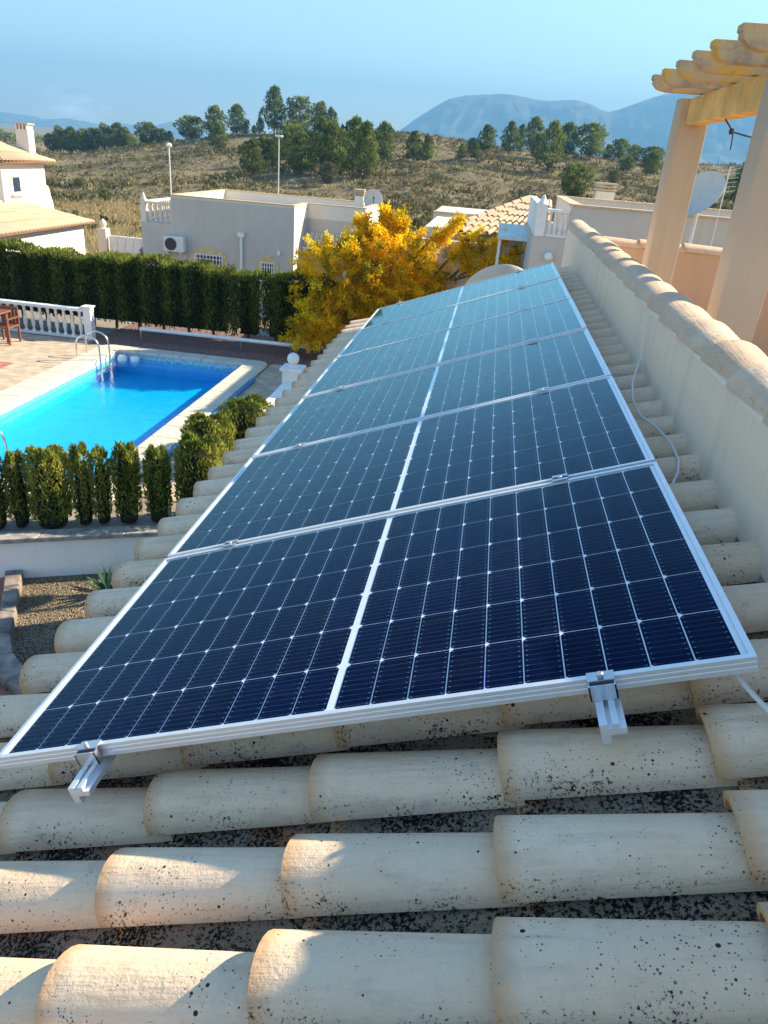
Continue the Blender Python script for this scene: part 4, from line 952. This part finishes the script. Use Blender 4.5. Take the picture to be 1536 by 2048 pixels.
for k in range(4): under(obj('baluster', balr, rb_, (2.09+k*.1, 14.06, .262)), rb_)
# hipped tile roof and awning left of it
hr = thing('hipped_roof_house', 'small house with a steep hipped tile roof behind the mimosa', 'house', (1.2, 19, -4))
under(MB().box(-.6,2.43,18.2,22,-4.5,-.12).build('wall', M['cream_wall'], hr), hr)
tile_roof(hr, 'roof', (.0,17.9,-.16), (2.43,17.9,-.16), (1.85,20.0,.58), (2.43,20.0,.58), 12, .41)
for k in range(9):
    a, b_ = Vector((.0,17.9,-.10)), Vector((1.85,20.0,.64)); d = (b_-a); p_ = a+d*(k/9); dn = d.normalized(); s_ = Vector((0,0,1)).cross(dn).normalized()
    o = obj('ridge_tile', cov_far, hr); under(o, hr); o.matrix_basis = Matrix.Translation(p_) @ Matrix((dn, s_, dn.cross(s_))).transposed().to_4x4() @ Matrix.Diagonal((.85,1,1,1))
aw = thing('awning', 'pale awning over the patio beside the white balustrade', 'awning', (1.5, 16.4, -.3))
under(MB().prism([(15.9,.00),(17.6,.13),(17.6,.15),(15.9,.02)], lambda y_, z_: (1.17, y_, z_), lambda y_, z_: (1.98, y_, z_)).build('canopy', M['awning'], aw), aw)
for x in (1.22, 1.93): under(MB().box(x-.03,x+.03,15.92,15.98,-4.2,-.035).build('post', M['white'], aw), aw)
under(MB().box(1.17,1.98,15.86,15.9,-.06,.018).build('valance', M['awning'], aw), aw)
lw = thing('patio_wall', 'low white patio wall glimpsed through the mimosa branches', 'wall', (0, 17.6, -4))
under(MB().box(-1.6,1.15,17.55,17.7,-4.4,-.72).build('wall_body', M['white_wall'], lw), lw)
under(MB().box(-1.6,1.15,17.5,17.75,-.40,-.34).build('top_rail', M['white'], lw), lw)
for k in range(13): under(obj('baluster', balr, lw, (-1.5+k*.2, 17.62, -.73)), lw)
bw_ = thing('far_parapet_house', 'low flat roofed house top showing behind the mimosa tips', 'house', (.4, 25, -5))
under(MB().box(-.95,1.25,25,29,-5,-.20).build('wall', M['grey_wall'], bw_), bw_)
for k in range(5): under(MB().box(-.96+k*.445,-.525+k*.445,24.95,25.2,-.199,-.16).build('coping_tile', M['far_tile'], bw_), bw_)
dish('satellite_dish', 'large pale satellite dish seen between the pergola pillars', (4.48, 13.2, 1.10), .46, (-.60,-.50,.62), 1.0)
an = thing('antenna', 'thin lattice television antenna right of the large dish', 'antenna', (4.95, 13.6, .2))
under(MB().tube([(4.95,13.6,.15),(4.95,13.6,1.65)], .010, 6).build('mast', M['ac'], an), an)
for k in range(6): under(MB().tube([(4.82,13.6,1.22+k*.07),(5.12,13.6,1.28+k*.07)], .004, 5).build('element', M['ac'], an), an)

# ------------------------------------------------------------------ hillside pines and scrub
TREES = {
    'skyline': [(-117.5, 205.0, 4.2, 4.0), (-115.2, 205.0, 6.2, 4.4), (-111.9, 205.0, 6.1, 4.7), (-108.9, 205.0, 5.1, 4.7), (-106.1, 205.0, 5.4, 5.3), (-102.6, 205.0, 6.0, 4.6), (-99.0, 205.0, 5.8, 4.9), (-96.8, 205.0, 4.5, 3.8), (-88.6, 200.0, 5.0, 5.0), (-85.1, 200.0, 3.3, 3.7), (-84.7, 205.0, 2.6, 2.1)],
    'leftclump': [(-78.6, 205.0, 5.3, 7.4), (-72.1, 203.9, 7.0, 5.3), (-58.8, 168.5, 5.0, 3.4), (-64.8, 199.6, 6.4, 4.8), (-62.5, 199.4, 2.7, 1.6), (-60.7, 200.2, 1.9, 1.4), (-59.1, 200.0, 3.6, 2.0)],
    'crest': [(-55.6, 200.3, 9.7, 5.6), (-48.9, 199.7, 7.6, 6.7), (-43.0, 195.8, 6.5, 4.1), (-40.2, 195.1, 5.2, 3.0)],
    'grove': [(-32.0, 105.9, 4.2, 3.5), (-37.7, 130.4, 4.4, 3.3), (-36.2, 130.4, 3.9, 3.3), (-31.4, 124.9, 5.5, 4.8), (-25.2, 105.6, 4.9, 3.7), (-26.7, 123.8, 6.3, 4.0), (-21.7, 107.7, 6.1, 3.9), (-19.8, 113.9, 7.0, 5.2), (-16.8, 106.0, 6.2, 3.6), (-48.1, 189.4, 3.8, 4.8)],
    'pair': [(-18.7, 136.5, 6.0, 3.7), (-14.5, 144.3, 4.7, 3.1), (-12.3, 145.5, 4.3, 2.4)],
    'rightrow': [(-6.6, 155.5, 2.5, 1.6), (-5.5, 174.3, 2.5, 2.0), (-4.0, 154.8, 2.7, 2.0), (-2.6, 175.5, 4.8, 3.8), (2.3, 181.4, 5.9, 3.7), (4.7, 190.9, 5.6, 2.2), (7.8, 197.6, 6.9, 5.1), (8.0, 172.8, 4.5, 2.9), (9.6, 150.8, 7.7, 4.5), (15.1, 190.4, 6.7, 4.9), (20.5, 190.5, 6.9, 6.5), (25.3, 197.4, 3.0, 2.5), (28.3, 199.9, 4.2, 3.8), (25.7, 168.2, 3.0, 3.2), (30.4, 193.2, 3.6, 3.3), (31.1, 171.2, 4.3, 3.5), (34.7, 192.1, 3.8, 5.5)],
    'olive': [(-20.0, 98.3, 2.6, 1.8), (18.4, 128.2, 2.2, 1.7)],
    'low': [(10.3, 101.1, 3.7, 3.6), (-40.6, 80.9, 1.1, 1.1), (-49.4, 91.8, 1.0, 1.0)],
    'farright': [(33.1, 112.1, 5.6, 3.6), (59.3, 200.0, 2.0, 2.0)],
}

def pine_meshes(seed, slim):
    r = np.random.default_rng(seed)
    tk = MB(); tk.tube([(0,0,-.06),(.01,0,.25),(-.01,.01,.55),(0,0,.92)], [.030,.024,.016,.005], 7)
    PP, DD, TT = [], [], []
    nb = 40
    for k in range(nb):
        zf = .12 + .86*(k+.5)/nb; a = k*2.4 + r.uniform(-.4, .4)
        env = (math.sin(min(1, (1.02-zf)/.62)*math.pi/2)**.8) * (.55 + .45*min(1, zf/.3)) if slim < 1 else math.sqrt(max(0, 1-((zf-.58)/.47)**2))
        rad = .5 * env * r.uniform(.45, 1.12); rise = .06 if slim < 1 else .03
        c = np.array((math.cos(a)*rad*.86, math.sin(a)*rad*.86, zf+rise*r.uniform(-.3, .6)))
        if rad > .12: tk.tube([(0,0,max(.1, zf-.12)), tuple(c*np.array((.5,.5,1))-np.array((0,0,.03))), tuple(c)], [.011,.007,.003], 5)
        br_ = .05 + .075*env*r.uniform(.5, 1.3); n = 78
        d = r.normal(size=(n,3)); d /= np.linalg.norm(d, axis=1)[:,None]
        PP.append(c + d*np.array((1.25,1.25,.62))*br_*r.uniform(.5, 1.05, n)[:,None]); DD.append(d*.8+np.array((0,0,.55))+r.normal(size=(n,3))*.4)
        TT.append(r.normal(.46, .14)+r.normal(0, .13, n)+.22*d[:,2])
    PP, DD, TT = np.concatenate(PP), np.concatenate(DD), np.concatenate(TT)
    L = r.uniform(.05, .10, len(PP))
    return tk.mesh('trunk', M['bark'], True), [leaf_mesh('crown', M[m], PP, DD, L, L*.42, TT) for m in ('pine', 'olive')]
PINES = [pine_meshes(20+k, sl_) for k, sl_ in enumerate((.5, .6, 1.2, .5, 1.2, .7))]
ORD = ['first','second','third','fourth','fifth','sixth','seventh','eighth','ninth','tenth','eleventh','twelfth','thirteenth','fourteenth','fifteenth','sixteenth','seventeenth']
PHR = {'skyline': ('pine_tree', 'pine tree', '%s pine from the left in the row along the left skyline', 'pines on the left skyline'),
       'leftclump': ('pine_tree', 'pine tree', '%s pine from the left in the loose clump on the left hilltop', 'pines on the left hilltop'),
       'crest': ('pine_tree', 'pine tree', '%s tall pine from the left standing on the hill crest', 'tall pines on the crest'),
       'grove': ('pine_tree', 'pine tree', '%s pine from the left in the dense grove behind the street lamp', 'pines of the dense grove'),
       'pair': ('pine_tree', 'pine tree', '%s of the three dark pines right of the dense grove', 'three pines right of the grove'),
       'rightrow': ('pine_tree', 'pine tree', '%s pine from the left in the long row below the blue mountain', 'pines below the mountain'),
       'olive': ('olive_tree', 'olive tree', '', 'olive trees on the slope'), 'low': ('round_bush', 'bush', '', 'green bushes on the slope'),
       'farright': ('pine_tree', 'pine tree', '', 'pines seen between the pergola pillars')}
SPEC = {'olive': ['pale grey green olive tree standing at the foot of the grove', 'small olive green tree near the first pergola pillar'],
        'low': ['lush dark green bush above the hipped tile roof', 'small round green bush on the slope beside the villa tower', 'tiny green bush farther up beside the villa tower'],
        'farright': ['dark pine behind the large dish and antenna', 'small pine on the ridge between the pergola pillars']}
kk = 0
for gname, lst in TREES.items():
    nm, cat, ph, grp = PHR[gname]
    lst2 = sorted(lst, key=lambda a: (a[0]-1.05)/(a[1]+1.26))
    order = {id(a): i for i, a in enumerate(lst2)}
    for j, a in enumerate(lst):
        X, Y, H, W = a; Z = float(ground_z(X, Y))
        lab = SPEC[gname][j] if gname in SPEC else ph % ORD[order[id(a)]]
        t = thing(nm, lab, cat, (X, Y, Z-.05), grp)
        ratio = W/H
        var = (2, 4)[kk % 2] if (ratio > .85 or gname in ('olive', 'low')) else (0, 1, 3, 5)[kk % 4]
        tkm, crm = PINES[var]; H2 = H*(1.02 if gname != 'low' else 1.1)
        rz = random.uniform(0, 6.28); sc = (W*1.12, W*1.12, H2)
        obj('trunk', tkm, t, None, (0, 0, rz), sc); obj('crown', crm[1 if gname == 'olive' else 0], t, None, (0, 0, rz), sc); kk += 1

def scrub(n, seed, y0, y1, size, name, label):
    r = np.random.default_rng(seed)
    Y = y0 + (y1-y0)*r.random(n)**.85; X = 1.05 + (Y+1.26)*(-.75 + 1.55*r.random(n)) ; 
    dens = np.sin(X*.11+1.1)*np.sin(Y*.09)+.6*np.sin(X*.31+Y*.05)+.8*np.sin(Y*.62+np.sin(X*.08)*2)
    keep = r.random(n) < np.clip(.60+.32*dens, .2, 1); keep &= ~((Y < 62) & (X > -14) & (X < 8) & (Y < 44))
    grass = (Y < 75) & (X < -14) & (r.random(n) < .75); keep &= ~grass
    X, Y, dens = X[keep], Y[keep], dens[keep]; n = len(X); Z = ground_z(X, Y); s = size*(.4+1.1*r.random(n)**2.2)*(1+.15*np.clip(dens, -1, 1))
    K = 16
    d = r.normal(size=(n,K,3)); d /= np.linalg.norm(d, axis=2)[...,None]; d[...,2] = np.abs(d[...,2])
    P = np.stack([X,Y,Z],1)[:,None,:] + d*s[:,None,None]*np.array((.62,.62,.55))*r.uniform(.35, 1.0, (n,K,1))
    D = d + np.array((0,0,.7)) + r.normal(size=(n,K,3))*.35
    ti = (r.normal(.50, .26, n)-.10*dens)[:,None] + r.normal(0, .10, (n,K)) + .15*(d[...,2]-.5)
    L = (s[:,None]*r.uniform(.22, .50, (n,K))).ravel()
    return tag(obj(name, leaf_mesh(name, M['scrub'], P.reshape(-1,3), D.reshape(-1,3), L, L*.5, ti.ravel())), label, 'scrub', kind='stuff')
scrub(44000, 51, 46, 212, .80, 'dry_scrub', 'dry olive brown scrub covering the hillside')

def grass(n, seed):
    r = np.random.default_rng(seed); X = r.uniform(-46, -10, n); Y = r.uniform(37, 76, n); Z = ground_z(X, Y)
    D = np.stack([r.normal(0, .3, n), r.normal(0, .3, n), np.ones(n)], 1); L = r.uniform(.25, .65, n)
    return tag(obj('dry_grass', leaf_mesh('dry_grass', M['drygrass'], np.stack([X,Y,Z-.03],1), D, L, .05, r.normal(.55, .2, n))), 'tall straw coloured grass behind the villa', 'grass', kind='stuff')
M['drygrass'] = leaf_mat('dry_grass', [(0, (.22,.16,.07)), (.5, (.40,.30,.14)), (1, (.55,.42,.22))], .3)
grass(26000, 52)

r_ = np.random.default_rng(77); n_ = 420
fx = r_.uniform(-330, -70, n_); fy = r_.uniform(235, 460, n_); keep_ = (fx/(fy+1.3) < -.40); fx, fy = fx[keep_], fy[keep_]; n_ = len(fx); fz = ground_z(fx, fy); fs_ = r_.uniform(1.0, 2.4, n_)
d_ = r_.normal(size=(n_, 60, 3)); d_ /= np.linalg.norm(d_, axis=2)[..., None]
fp = np.stack([fx, fy, fz+fs_*.85], 1)[:, None, :] + d_*fs_[:, None, None]*np.array((.75, .75, .95))*r_.uniform(.55, 1, (n_, 60, 1))
tag(obj('far_wood', leaf_mesh('far_wood', M['pine'], fp.reshape(-1, 3), (d_+np.array((0, 0, .5))).reshape(-1, 3), np.repeat(fs_, 60)*.42, np.repeat(fs_, 60)*.2, (r_.normal(.42, .14, n_)[:, None]+.25*d_[..., 2]).ravel())), 'far dark green wood beyond the left end of the hill', 'wood', kind='stuff')

# ------------------------------------------------------------------ haze
hz = NT('haze_air'); pvn = hz.new('VolumePrincipled'); pvn.inputs['Color'].default_value = (.19,.45,.76,1); pvn.inputs['Density'].default_value = 3.7e-4; pvn.inputs['Anisotropy'].default_value = 0.0
hz.link(pvn.outputs[0], hz.out.inputs['Volume'])
tag(MB().box(-5600, 5600, -900, 5900, -60, 425).build('haze', hz.m), 'pale blue haze hanging in the air towards the mountains', 'haze', kind='stuff')
